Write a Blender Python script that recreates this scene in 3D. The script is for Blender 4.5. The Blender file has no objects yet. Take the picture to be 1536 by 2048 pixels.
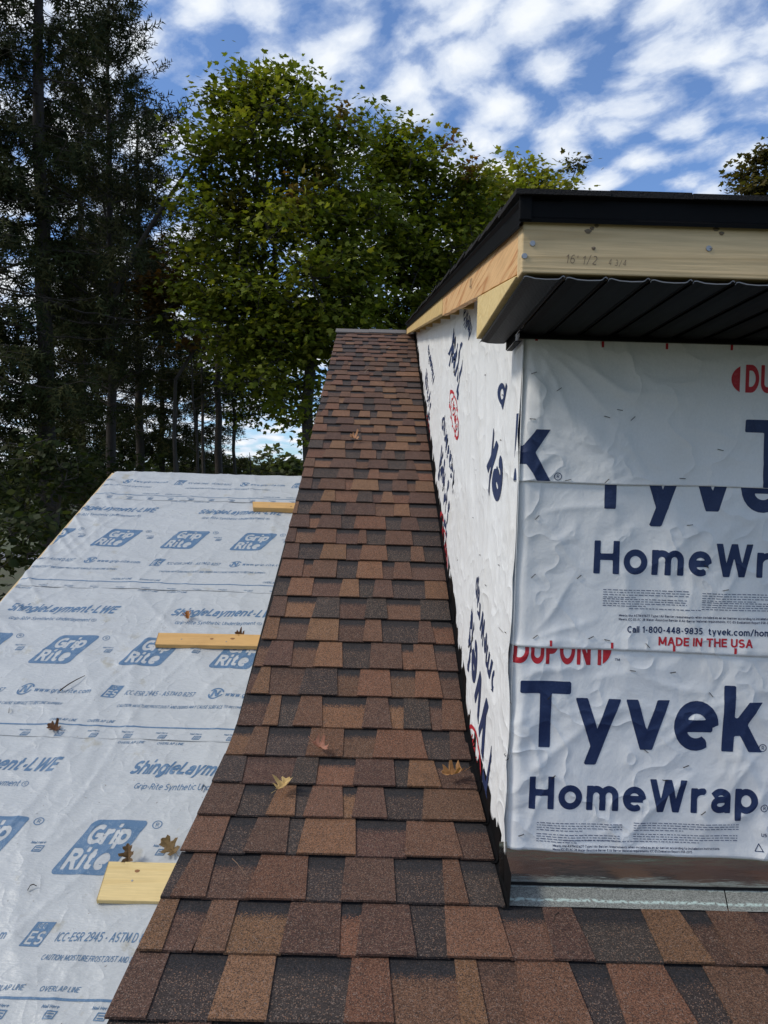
import bpy, math, random
import numpy as np
from mathutils import Matrix, Vector

random.seed(7)
S = bpy.context.scene
COL = S.collection

# ------------------------------------------------------------------ camera
F_PX, W_PX, H_PX = 1420.0, 1536.0, 2048.0          # focal length in photograph pixels
PITCH, ROLL, YAW = -0.0334, 0.0274, 0.0047
def cam_axes():
    cy, sy, cp, sp = math.cos(YAW), math.sin(YAW), math.cos(PITCH), math.sin(PITCH)
    fw = np.array([sy*cp, cy*cp, sp]); rt = np.array([cy, -sy, 0.0]); up = np.cross(rt, fw)
    c, s = math.cos(ROLL), math.sin(ROLL)
    return c*rt + s*up, -s*rt + c*up, fw
RT, UP, FW = cam_axes()
cam = bpy.data.cameras.new('camera'); co = bpy.data.objects.new('camera', cam); COL.objects.link(co)
cam.sensor_fit = 'VERTICAL'; cam.sensor_height = 36.0; cam.lens = 36.0*F_PX/H_PX
cam.clip_start = 0.02; cam.clip_end = 2000
co.matrix_world = Matrix(((RT[0], UP[0], -FW[0], 0), (RT[1], UP[1], -FW[1], 0), (RT[2], UP[2], -FW[2], 0), (0, 0, 0, 1)))
S.camera = co

# ------------------------------------------------------------------ light
SUN_AZ, SUN_EL = math.radians(-103), math.radians(43)    # azimuth from +Y towards +X (negative = left)
sun_dir = Vector((math.sin(SUN_AZ)*math.cos(SUN_EL), math.cos(SUN_AZ)*math.cos(SUN_EL), math.sin(SUN_EL)))
sl = bpy.data.lights.new('sun', 'SUN'); so = bpy.data.objects.new('sun', sl); COL.objects.link(so)
sl.energy = 1.7; sl.angle = math.radians(11); sl.color = (1.0, 0.93, 0.82)
so.rotation_euler = sun_dir.to_track_quat('Z', 'Y').to_euler()
so.location = (-20, 0, 30)
S.view_settings.view_transform = 'Standard'; S.view_settings.look = 'None'
S.view_settings.exposure = 0.45; S.view_settings.gamma = 1.0; S.view_settings.use_curve_mapping = False

wd = bpy.data.worlds.new('World'); S.world = wd; wd.use_nodes = True
def N(t, kind, **kw):
    n = t.nodes.new(kind)
    for k, v in kw.items():
        if k == 'ins':
            for a, b in v.items(): n.inputs[a].default_value = b
        else: setattr(n, k, v)
    return n
def mth(t, op, a, b=None, c=None, clamp=False):
    n = t.nodes.new('ShaderNodeMath'); n.operation = op; n.use_clamp = clamp
    for i, x in enumerate((a, b, c)):
        if x is None: continue
        if isinstance(x, (int, float)): n.inputs[i].default_value = x
        else: t.links.new(x, n.inputs[i])
    return n.outputs[0]
def mixc(t, f, a, b, mode='MIX'):
    n = t.nodes.new('ShaderNodeMix'); n.data_type = 'RGBA'; n.blend_type = mode
    for i, x in ((0, f), (6, a), (7, b)):
        if isinstance(x, (int, float)): n.inputs[i].default_value = x
        elif isinstance(x, tuple): n.inputs[i].default_value = x if len(x) == 4 else (*x, 1)
        else: t.links.new(x, n.inputs[i])
    return n.outputs[2]
def ramp(t, f, *stops, interp='LINEAR'):
    n = t.nodes.new('ShaderNodeValToRGB'); cr = n.color_ramp; cr.interpolation = interp
    while len(cr.elements) < len(stops): cr.elements.new(0.5)
    for e, (p, c) in zip(cr.elements, stops):
        e.position = p; e.color = (c, c, c, 1) if isinstance(c, (int, float)) else (*c, 1)
    t.links.new(f, n.inputs[0]); return n.outputs[0]
def build_sky():
    t = wd.node_tree; L = t.links
    bg = t.nodes['Background']; bg.inputs[1].default_value = 0.1
    sky = N(t, 'ShaderNodeTexSky', sky_type='NISHITA'); sky.sun_disc = False
    sky.sun_elevation = SUN_EL; sky.sun_rotation = SUN_AZ; sky.air_density = 1.0; sky.dust_density = 0.6; sky.ozone_density = 2.0
    tc = N(t, 'ShaderNodeTexCoord'); sx = N(t, 'ShaderNodeSeparateXYZ'); L.new(tc.outputs['Generated'], sx.inputs[0])
    den = mth(t, 'ADD', mth(t, 'MAXIMUM', sx.outputs[2], 0.0), 0.22)        # a cloud sheet that curves down to the horizon
    px, py = mth(t, 'DIVIDE', sx.outputs[0], den), mth(t, 'DIVIDE', sx.outputs[1], den)
    cb = N(t, 'ShaderNodeCombineXYZ'); L.new(px, cb.inputs[0]); L.new(py, cb.inputs[1])
    m0 = N(t, 'ShaderNodeMapping'); m0.inputs['Rotation'].default_value = (0, 0, math.radians(42)); L.new(cb.outputs[0], m0.inputs[0])
    mp = N(t, 'ShaderNodeMapping'); mp.inputs['Scale'].default_value = (0.95, 1.12, 1); L.new(m0.outputs[0], mp.inputs[0])
    n0 = N(t, 'ShaderNodeTexNoise', ins={'Scale': 3.0, 'Detail': 3.0}); L.new(mp.outputs[0], n0.inputs['Vector'])
    wv = N(t, 'ShaderNodeVectorMath', operation='SCALE'); wv.inputs[3].default_value = 0.14; L.new(n0.outputs['Color'], wv.inputs[0])
    ad = N(t, 'ShaderNodeVectorMath', operation='ADD'); L.new(mp.outputs[0], ad.inputs[0]); L.new(wv.outputs[0], ad.inputs[1])
    vo = N(t, 'ShaderNodeTexVoronoi', feature='SMOOTH_F1', ins={'Scale': 9.6, 'Smoothness': 0.35}); L.new(ad.outputs[0], vo.inputs['Vector'])
    n1 = N(t, 'ShaderNodeTexNoise', ins={'Scale': 15.0, 'Detail': 6.0, 'Roughness': 0.58}); L.new(ad.outputs[0], n1.inputs['Vector'])
    n2 = N(t, 'ShaderNodeTexNoise', ins={'Scale': 1.1, 'Detail': 2.0}); L.new(cb.outputs[0], n2.inputs['Vector'])
    puff = mth(t, 'SUBTRACT', 1.0, mth(t, 'MULTIPLY', vo.outputs['Distance'], 1.0))
    # thicker cloud towards the sun's side of the sky
    cov = mth(t, 'ADD', mth(t, 'MULTIPLY', n2.outputs[0], 0.34), mth(t, 'MULTIPLY', px, -0.075))
    dens = mth(t, 'ADD', mth(t, 'ADD', mth(t, 'MULTIPLY', puff, 0.62), mth(t, 'MULTIPLY', n1.outputs[0], 0.62)), mth(t, 'SUBTRACT', cov, 0.300))
    mask = ramp(t, dens, (0.34, 0.05), (0.45, 0.36), (0.55, 0.78), (0.70, 1.0))
    mask = mth(t, 'MULTIPLY', mask, ramp(t, sx.outputs[2], (0.0, 0.0), (0.02, 1.0)))
    shade = ramp(t, dens, (0.42, (5.3, 6.0, 7.2)), (0.78, (7.0, 7.25, 7.5)))
    blue = mixc(t, 1.0, sky.outputs[0], (0.74, 0.98, 1.28), 'MULTIPLY')
    L.new(mixc(t, mask, blue, shade), bg.inputs[0])
build_sky()

# ------------------------------------------------------------------ measured planes (metres, camera at the origin)
TH, TH2 = 0.434, 0.1418              # steep and flat roof pitch
K1, K2 = 1.7259, 2.4181              # height of the camera above the two steep planes
YB = 2.0856                          # where the upper roof flattens
XL, XR, YW = -0.430, 0.291, 1.505    # roof's left edge, dormer side wall, dormer front wall
EXPO = 0.143
GROUND = -4.6
TT = math.tan(TH)
def ray(x, y): return (x-768)/F_PX*RT - (y-1024)/F_PX*UP + FW
def on_y(x, y, Y): r = ray(x, y); return r*(Y/r[1])
def on_x(x, y, X): r = ray(x, y); return r*(X/r[0])
def on_z(x, y, Z): r = ray(x, y); return r*(Z/r[2])
def on_p(x, y, k): r = ray(x, y); return r*(-k/(r[2]-r[1]*TT))

# ------------------------------------------------------------------ helpers
def mk(name, v, f, mat=None, parent=None, origin=None, smooth=False, kind=None):
    v = np.asarray(v, dtype=np.float64).reshape(-1, 3)
    if origin is not None: v = v - np.asarray(origin)
    me = bpy.data.meshes.new(name)
    me.from_pydata(v.tolist(), [], [tuple(int(i) for i in q) for q in f]); me.update()
    return link(name, me, mat, parent, origin, smooth, kind)
def link(name, me, mat=None, parent=None, origin=None, smooth=False, kind=None):
    o = bpy.data.objects.new(name, me); COL.objects.link(o)
    if mat: me.materials.append(mat)
    if smooth: me.polygons.foreach_set('use_smooth', [True]*len(me.polygons))
    if origin is not None: o.location = Vector(origin)
    if parent is not None:
        o.parent = parent
        o.matrix_parent_inverse = parent_world(parent).inverted()
    if kind: o['kind'] = kind
    return o
def parent_world(p):
    m = Matrix.Translation(p.location) @ p.rotation_euler.to_matrix().to_4x4()
    return (parent_world(p.parent) @ p.matrix_parent_inverse @ m) if p.parent else m
def fast_mesh(name, v, faces_n, loops):
    """v (n,3); faces_n: vertices per face; loops: flat indices"""
    me = bpy.data.meshes.new(name)
    v = np.ascontiguousarray(v, dtype=np.float32); loops = np.ascontiguousarray(loops, dtype=np.int32)
    faces_n = np.asarray(faces_n, dtype=np.int32)
    me.vertices.add(len(v)); me.vertices.foreach_set('co', v.ravel())
    me.loops.add(len(loops)); me.loops.foreach_set('vertex_index', loops)
    st = np.concatenate([[0], np.cumsum(faces_n)[:-1]]).astype(np.int32)
    me.polygons.add(len(faces_n)); me.polygons.foreach_set('loop_start', st)
    me.update(calc_edges=True); me.validate()
    return me
def thing(name, label, cat, loc=(0, 0, 0), group=None):
    o = bpy.data.objects.new(name, None); COL.objects.link(o); o.location = loc
    o.empty_display_size = 0.1
    o['label'] = label; o['category'] = cat
    if group: o['group'] = group
    return o
def tag(o, label, cat, group=None):
    o['label'] = label; o['category'] = cat
    if group: o['group'] = group
    return o
BOXF = [(0, 1, 3, 2), (4, 6, 7, 5), (0, 4, 5, 1), (2, 3, 7, 6), (0, 2, 6, 4), (1, 5, 7, 3)]
def hexa(c):        # 8 corners ordered by (i,j,k) bits: index = 4i+2j+k
    return np.array(c, float), BOXF
def box(x0, x1, y0, y1, z0, z1):
    return hexa([(x, y, z) for x in (x0, x1) for y in (y0, y1) for z in (z0, z1)])
def bevel(o, w=0.002, seg=2):
    m = o.modifiers.new('bevel', 'BEVEL'); m.width = w; m.segments = seg; m.limit_method = 'ANGLE'; return o
def join(parts):
    vs, fs, n = [], [], 0
    for v, f in parts:
        vs.append(np.asarray(v, float)); fs += [tuple(i+n for i in q) for q in f]; n += len(v)
    return np.concatenate(vs), fs
# gradient noise in numpy, for wrinkles
_rg = np.random.RandomState(3); _PERM = _rg.permutation(512); _ang = _rg.rand(512)*2*np.pi; _G = np.stack([np.cos(_ang), np.sin(_ang)], 1)
def perlin(x, y, seed=0):
    x = np.asarray(x, float); y = np.asarray(y, float)
    xi, yi = np.floor(x).astype(int), np.floor(y).astype(int); xf, yf = x-xi, y-yi
    u, v = xf*xf*xf*(xf*(xf*6-15)+10), yf*yf*yf*(yf*(yf*6-15)+10)
    def g(i, j):
        h = _PERM[(_PERM[(xi+i+seed*37) % 512] + yi+j) % 512]; gr = _G[h]
        return gr[..., 0]*(xf-i) + gr[..., 1]*(yf-j)
    return (g(0, 0)*(1-u)+g(1, 0)*u)*(1-v) + (g(0, 1)*(1-u)+g(1, 1)*u)*v
def ridge(x, y, seed=0): return 1-np.minimum(np.abs(perlin(x, y, seed))*3.2, 1)

# ------------------------------------------------------------------ materials
def mat(name):
    m = bpy.data.materials.new(name); m.use_nodes = True; t = m.node_tree
    return m, t, t.nodes['Principled BSDF']
def objco(t, scale=(1, 1, 1), rot=(0, 0, 0)):
    tc = N(t, 'ShaderNodeTexCoord'); mp = N(t, 'ShaderNodeMapping'); mp.inputs['Scale'].default_value = scale; mp.inputs['Rotation'].default_value = rot
    t.links.new(tc.outputs['Object'], mp.inputs[0]); return mp.outputs[0]
def noise(t, vec, scale, detail=3, rough=.5, dist=0):
    n = N(t, 'ShaderNodeTexNoise', ins={'Scale': scale, 'Detail': detail, 'Roughness': rough, 'Distortion': dist}); t.links.new(vec, n.inputs['Vector']); return n.outputs[0]
def bump(t, b, h, strength=.3, dist=.01, prev=None):
    n = N(t, 'ShaderNodeBump', ins={'Strength': strength, 'Distance': dist}); t.links.new(h, n.inputs['Height'])
    if prev is not None: t.links.new(prev, n.inputs['Normal'])
    if b is not None: t.links.new(n.outputs[0], b.inputs['Normal'])
    return n.outputs[0]
def sheet_bumps(t, b, v, s=1.0):
    """small crinkles shared by a sheet and the ink on it"""
    w = N(t, 'ShaderNodeVectorMath', operation='ADD'); t.links.new(v, w.inputs[0])
    nz = N(t, 'ShaderNodeTexNoise', ins={'Scale': 5.0, 'Detail': 2.0}); t.links.new(v, nz.inputs['Vector'])
    sc = N(t, 'ShaderNodeVectorMath', operation='SCALE'); sc.inputs[3].default_value = 0.12; t.links.new(nz.outputs['Color'], sc.inputs[0]); t.links.new(sc.outputs[0], w.inputs[1])
    a = noise(t, w.outputs[0], 22, 4, .55)
    rid = mth(t, 'ABSOLUTE', mth(t, 'SUBTRACT', noise(t, w.outputs[0], 7.5, 2, .5), .5))
    rid = mth(t, 'POWER', mth(t, 'SUBTRACT', 1.0, mth(t, 'MULTIPLY', rid, 5.0, clamp=True)), 3.0)
    n = bump(t, None, rid, .45*s, .006)
    n = bump(t, None, a, .27*s, .010, n)
    return bump(t, b, noise(t, v, 420, 2, .6), .10*s, .002, n)
def flat(name, col, rough=.6, metal=0, var=.12, scale=30, bmp=.1, spec=.5):
    m, t, b = mat(name); v = objco(t)
    n = noise(t, v, scale, 4, .6)
    t.links.new(mixc(t, n, tuple(c*(1-var) for c in col), tuple(min(1, c*(1+var)) for c in col)), b.inputs['Base Color'])
    b.inputs['Roughness'].default_value = rough; b.inputs['Metallic'].default_value = metal; b.inputs['Specular IOR Level'].default_value = spec
    if bmp: bump(t, b, n, bmp, .004)
    return m
def make_wrap():
    m, t, b = mat('house_wrap_sheet'); v = objco(t)
    fib = noise(t, objco(t, (1, 1, .6)), 260, 3, .65); big = noise(t, v, 3.5, 4, .6)
    c = mixc(t, fib, (.70, .71, .715), (.83, .835, .83))
    c = mixc(t, mth(t, 'MULTIPLY', ramp(t, big, (.52, 0.0), (.75, 1.0)), .35), c, (.66, .63, .57))
    t.links.new(c, b.inputs['Base Color']); b.inputs['Roughness'].default_value = .48; b.inputs['Specular IOR Level'].default_value = .35
    sheet_bumps(t, b, v); return m
def make_ink(name, col, under, wear=.2, s=1.0):
    m, t, b = mat(name); v = objco(t)
    n = noise(t, v, 240, 3, .7); n2 = noise(t, v, 40, 3, .6)
    f = mth(t, 'MULTIPLY', ramp(t, mth(t, 'ADD', mth(t, 'MULTIPLY', n, .6), mth(t, 'MULTIPLY', n2, .4)), (.52, 0.0), (.72, 1.0)), wear)
    t.links.new(mixc(t, f, col, under), b.inputs['Base Color']); b.inputs['Roughness'].default_value = .5; b.inputs['Specular IOR Level'].default_value = .35
    sheet_bumps(t, b, v, s); return m
def make_underlay():
    m, t, b = mat('woven_underlayment'); v = objco(t)
    big = noise(t, v, 2.2, 5, .62); fine = noise(t, objco(t, (30, 90, 90)), 1.0, 3, .7)
    c = mixc(t, fine, (.375, .397, .408), (.485, .498, .503))
    spots = ramp(t, noise(t, v, 5.5, 6, .68), (.60, 0.0), (.70, 1.0))
    c = mixc(t, mth(t, 'MULTIPLY', spots, .65), c, (.31, .28, .20))
    c = mixc(t, mth(t, 'MULTIPLY', ramp(t, big, (.5, 0.0), (.8, 1.0)), .35), c, (.53, .545, .55))
    sp = ramp(t, noise(t, v, 75, 2, .5), (.735, 0.0), (.76, 1.0))
    c = mixc(t, mth(t, 'MULTIPLY', sp, .7), c, (.16, .13, .10))
    t.links.new(c, b.inputs['Base Color']); b.inputs['Roughness'].default_value = .42; b.inputs['Specular IOR Level'].default_value = .35
    n = sheet_bumps(t, None, v, .75)
    w = N(t, 'ShaderNodeTexNoise', ins={'Scale': 1.0, 'Detail': 2.0}); t.links.new(objco(t, (55, 160, 160)), w.inputs['Vector'])
    bump(t, b, w.outputs[0], .35, .006, n)
    return m
def make_shingle():
    m, t, b = mat('granule_shingle'); v = objco(t)
    at = N(t, 'ShaderNodeAttribute', attribute_name='tint'); uv = N(t, 'ShaderNodeUVMap'); uv.uv_map = 'uv'
    su = N(t, 'ShaderNodeSeparateXYZ'); t.links.new(uv.outputs[0], su.inputs[0])
    g1 = N(t, 'ShaderNodeTexVoronoi', ins={'Scale': 560.0}); t.links.new(v, g1.inputs['Vector'])
    sg = N(t, 'ShaderNodeSeparateColor'); t.links.new(g1.outputs['Color'], sg.inputs[0])
    blot = noise(t, v, 26, 4, .65)
    # colour drifts into the band of dark granules printed at the head of the recessed tabs
    edge = mth(t, 'ADD', su.outputs[1], mth(t, 'MULTIPLY', mth(t, 'SUBTRACT', sg.outputs[1], .5), .16))
    band = mth(t, 'MULTIPLY', ramp(t, edge, (.64, 0.0), (.69, 1.0)), at.outputs['Alpha'])
    base = mixc(t, band, at.outputs['Color'], (.022, .021, .023))
    k = mth(t, 'MULTIPLY', mth(t, 'ADD', .45, mth(t, 'MULTIPLY', sg.outputs[0], .95)), mth(t, 'ADD', .72, mth(t, 'MULTIPLY', blot, .56)))
    kk = N(t, 'ShaderNodeCombineColor'); [t.links.new(k, kk.inputs[i]) for i in range(3)]
    c = mixc(t, 1.0, base, kk.outputs[0], 'MULTIPLY')
    light = mth(t, 'MULTIPLY', ramp(t, sg.outputs[2], (.86, 0.0), (.90, 1.0)), mth(t, 'SUBTRACT', .75, mth(t, 'MULTIPLY', band, .55)))
    c = mixc(t, light, c, mixc(t, sg.outputs[1], (.25, .13, .075), (.19, .16, .14)))
    dark = ramp(t, sg.outputs[2], (.13, 1.0), (.17, 0.0))
    c = mixc(t, mth(t, 'MULTIPLY', dark, .75), c, (.018, .015, .014))
    t.links.new(c, b.inputs['Base Color']); b.inputs['Roughness'].default_value = .88; b.inputs['Specular IOR Level'].default_value = .3
    n = bump(t, None, g1.outputs['Distance'], -.7, .0016)
    bump(t, b, noise(t, v, 60, 3, .6), .3, .003, n)
    return m
def make_granule_strip():
    m, t, b = mat('headlap_granules'); v = objco(t)
    g1 = N(t, 'ShaderNodeTexVoronoi', ins={'Scale': 520.0}); t.links.new(v, g1.inputs['Vector'])
    sg = N(t, 'ShaderNodeSeparateColor'); t.links.new(g1.outputs['Color'], sg.inputs[0])
    c = mixc(t, sg.outputs[0], (.10, .108, .098), (.30, .31, .285))
    uv = N(t, 'ShaderNodeUVMap'); uv.uv_map = 'uv'; su = N(t, 'ShaderNodeSeparateXYZ'); t.links.new(uv.outputs[0], su.inputs[0])
    y = mth(t, 'ADD', su.outputs[1], mth(t, 'MULTIPLY', mth(t, 'SUBTRACT', noise(t, v, 45, 3, .7), .5), .16))
    l1 = ramp(t, y, (.17, 0.0), (.22, 1.0), (.27, 1.0), (.32, 0.0)); l2 = ramp(t, y, (.70, 0.0), (.73, .7), (.76, 0.0))
    f = mth(t, 'MULTIPLY', mth(t, 'MAXIMUM', l1, l2), ramp(t, noise(t, v, 130, 2), (.38, 0.0), (.52, 1.0)))
    t.links.new(mixc(t, f, c, (.45, .56, .52)), b.inputs['Base Color']); b.inputs['Roughness'].default_value = .9
    bump(t, b, g1.outputs['Distance'], -.6, .0015); return m
def make_wood(name, c0, c1, axis, ringscale=1.0, knots=.5, bold=1.0):
    m, t, b = mat(name)
    sc = {'x': (1.2, 26, 26), 'y': (26, 1.2, 26), 'z': (26, 26, 1.2)}[axis]
    v = objco(t, sc); v0 = objco(t)
    wob = N(t, 'ShaderNodeTexNoise', ins={'Scale': .55*ringscale, 'Detail': 3.0, 'Roughness': .5, 'Distortion': .8}); t.links.new(v, wob.inputs['Vector'])
    rings = mth(t, 'SINE', mth(t, 'MULTIPLY', wob.outputs[0], 60.0*ringscale))
    rr = ramp(t, rings, (0.0, 0.0), (.75, .25), (1.0, 1.0))
    fine = noise(t, objco(t, tuple(3.4*s for s in sc)), 2.2, 3, .6)
    c = mixc(t, mth(t, 'MULTIPLY', rr, .75*bold), c0, c1)
    c = mixc(t, mth(t, 'MULTIPLY', ramp(t, fine, (.35, 0.0), (.65, 1.0)), .5), c, tuple(x*.70 for x in c0))
    kn = N(t, 'ShaderNodeTexVoronoi', ins={'Scale': 5.5, 'Randomness': 1.0}); t.links.new(v0, kn.inputs['Vector'])
    kf = mth(t, 'MULTIPLY', ramp(t, kn.outputs['Distance'], (.03, 1.0), (.10, 0.0)), knots)
    c = mixc(t, kf, c, tuple(x*.32 for x in c1))
    st = ramp(t, noise(t, v0, 7, 4, .6), (.55, 0.0), (.8, 1.0)); c = mixc(t, mth(t, 'MULTIPLY', st, .25), c, tuple(x*.6 for x in c1))
    t.links.new(c, b.inputs['Base Color']); b.inputs['Roughness'].default_value = .68; b.inputs['Specular IOR Level'].default_value = .3
    bump(t, b, mth(t, 'ADD', rings, mth(t, 'MULTIPLY', fine, 2.0)), .16, .002); return m
def make_foil():
    m, t, b = mat('foil_flashing_tape'); v = objco(t)
    b.inputs['Metallic'].default_value = 1.0; b.inputs['Roughness'].default_value = .16
    n = noise(t, v, 14, 2, .5)
    t.links.new(mixc(t, n, (.47, .46, .45), (.63, .62, .61)), b.inputs['Base Color'])
    nn = bump(t, None, noise(t, objco(t, (5, 5, 40)), 1.0, 3, .5), .22, .006)
    bump(t, b, noise(t, objco(t, (14, 14, 60)), 1.6, 3, .55), .14, .004, nn); return m
def make_vinyl(holes):
    m, t, b = mat('vented_black_vinyl' if holes else 'black_vinyl'); v = objco(t)
    c0 = (.013, .0135, .0145) if holes else (.0020, .0020, .0022)
    if holes:
        mp = objco(t, (145, 112, 1)); s = N(t, 'ShaderNodeSeparateXYZ'); t.links.new(mp, s.inputs[0])
        row = mth(t, 'MODULO', mth(t, 'FLOOR', s.outputs[1]), 2.0)
        fx = mth(t, 'SUBTRACT', mth(t, 'FRACT', mth(t, 'ADD', s.outputs[0], mth(t, 'MULTIPLY', row, .5))), .5); fy = mth(t, 'SUBTRACT', mth(t, 'FRACT', s.outputs[1]), .5)
        d = mth(t, 'SQRT', mth(t, 'ADD', mth(t, 'MULTIPLY', fx, fx), mth(t, 'MULTIPLY', fy, fy)))
        h = ramp(t, d, (.20, 1.0), (.27, 0.0))
        t.links.new(mixc(t, h, c0, (.004, .004, .004)), b.inputs['Base Color'])
        bump(t, b, mth(t, 'SUBTRACT', 1.0, h), .4, .001)
    else:
        b.inputs['Base Color'].default_value = (*c0, 1)
        bump(t, b, noise(t, objco(t, (20, 300, 20)), 1.0, 2), .05, .001)
    b.inputs['Roughness'].default_value = .55; b.inputs['Specular IOR Level'].default_value = .16 if holes else .07
    return m
def make_foliage(name, trans=.35, rough=.5, spec=.25):
    m, t, b = mat(name)
    at = N(t, 'ShaderNodeAttribute', attribute_name='tint')
    t.links.new(at.outputs['Color'], b.inputs['Base Color']); b.inputs['Roughness'].default_value = rough; b.inputs['Specular IOR Level'].default_value = spec
    tr = N(t, 'ShaderNodeBsdfTranslucent'); t.links.new(mixc(t, 1.0, at.outputs['Color'], (1.25, 1.3, .55), 'MULTIPLY'), tr.inputs[0])
    mx = N(t, 'ShaderNodeMixShader'); mx.inputs[0].default_value = trans
    t.links.new(b.outputs[0], mx.inputs[1]); t.links.new(tr.outputs[0], mx.inputs[2]); t.links.new(mx.outputs[0], t.nodes['Material Output'].inputs[0])
    return m
def make_bark(name, c0, c1):
    m, t, b = mat(name); n = noise(t, objco(t, (9, 9, 2)), 3.0, 5, .65)
    t.links.new(mixc(t, n, c0, c1), b.inputs['Base Color']); b.inputs['Roughness'].default_value = .9
    bump(t, b, n, .8, .03); return m
def make_ground():
    m, t, b = mat('lawn_and_leaf_litter'); v = objco(t)
    n = noise(t, v, .35, 5, .6); n2 = noise(t, v, 9, 4, .7)
    c = mixc(t, ramp(t, n, (.42, 0.0), (.6, 1.0)), (.035, .055, .018), (.055, .042, .026))
    t.links.new(mixc(t, n2, c, (.08, .085, .035)), b.inputs['Base Color']); b.inputs['Roughness'].default_value = .95
    bump(t, b, n2, .6, .05); return m
M_WRAP = make_wrap()
M_NAVY = make_ink('navy_ink', (.015, .030, .092), (.08, .11, .22), .30)
M_RED = make_ink('red_ink', (.47, .018, .030), (.62, .2, .2), .3)
M_GREY_INK = make_ink('small_print_ink', (.13, .15, .22), (.5, .52, .55), .7)
M_UNDER = make_underlay()
M_BLUE = make_ink('blue_ink', (.085, .16, .265), (.36, .42, .455), .65, .75)
M_SHINGLE = make_shingle()
M_STRIP = make_granule_strip()
M_FASCIA = make_wood('weathered_pale_lumber', (.64, .48, .27), (.42, .29, .14), 'x', .8, .45, .85)
M_PLY = make_wood('orange_plywood', (.68, .42, .20), (.42, .165, .05), 'y', .8, .15, 1.25)
M_PINE = make_wood('fresh_pine', (.62, .44, .19), (.52, .33, .12), 'y', .7, .3, .8)
M_PLANK = make_wood('yellow_pine_plank', (.70, .535, .255), (.58, .40, .15), 'x', .6, .35, .6)
M_PLANK2 = make_wood('orange_pine_plank', (.62, .37, .14), (.50, .27, .085), 'x', .6, .3, .6)
M_BLACK = flat('black_painted_metal', (.0065, .0065, .007), .5, 0, .2, 40, .03, .05)
M_VINYL = make_vinyl(False); M_VENT = make_vinyl(True)
M_VEDGE = flat('cut_vinyl_edge', (.22, .22, .23), .6, 0, .1, 60, 0)
M_FOIL = make_foil()
M_STEEL = flat('bright_nail_steel', (.34, .34, .34), .5, 1, .1, 60, .02)
M_STAPLE = flat('dull_staple_wire', (.09, .085, .08), .45, 1, .1, 60, 0)
M_PENCIL = flat('pencil_lead', (.17, .125, .08), .7, 0, .2, 90, 0)
M_DARKSH = flat('black_shingle_edge', (.020, .019, .019), .95, 0, .5, 300, .8, .2)
M_RIDGE = flat('grey_ridge_cap', (.14, .125, .115), .9, 0, .35, 260, .5)
M_SHEATH = flat('sheathing_wood', (.30, .19, .10), .8, 0, .3, 25, .2)
M_KNOT = flat('wood_knot', (.24, .11, .04), .7, 0, .3, 200, .1)
M_LEAF = make_foliage('maple_foliage', .46, .55, .12)
M_NEEDLE = make_foliage('spruce_needles', .10, .7, .06)
M_DRY = make_foliage('dry_leaf', .15, .6)
M_BARK = make_bark('grey_brown_bark', (.028, .024, .020), (.075, .065, .055))
M_BARKD = make_bark('dark_spruce_bark', (.022, .018, .015), (.060, .048, .040))
M_GROUND = make_ground()
M_ROAD = flat('asphalt_road', (.16, .16, .165), .9, 0, .15, 20, .1)
M_SIDING = flat('pale_siding', (.55, .54, .50), .7, 0, .05, 20, .05)

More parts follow.
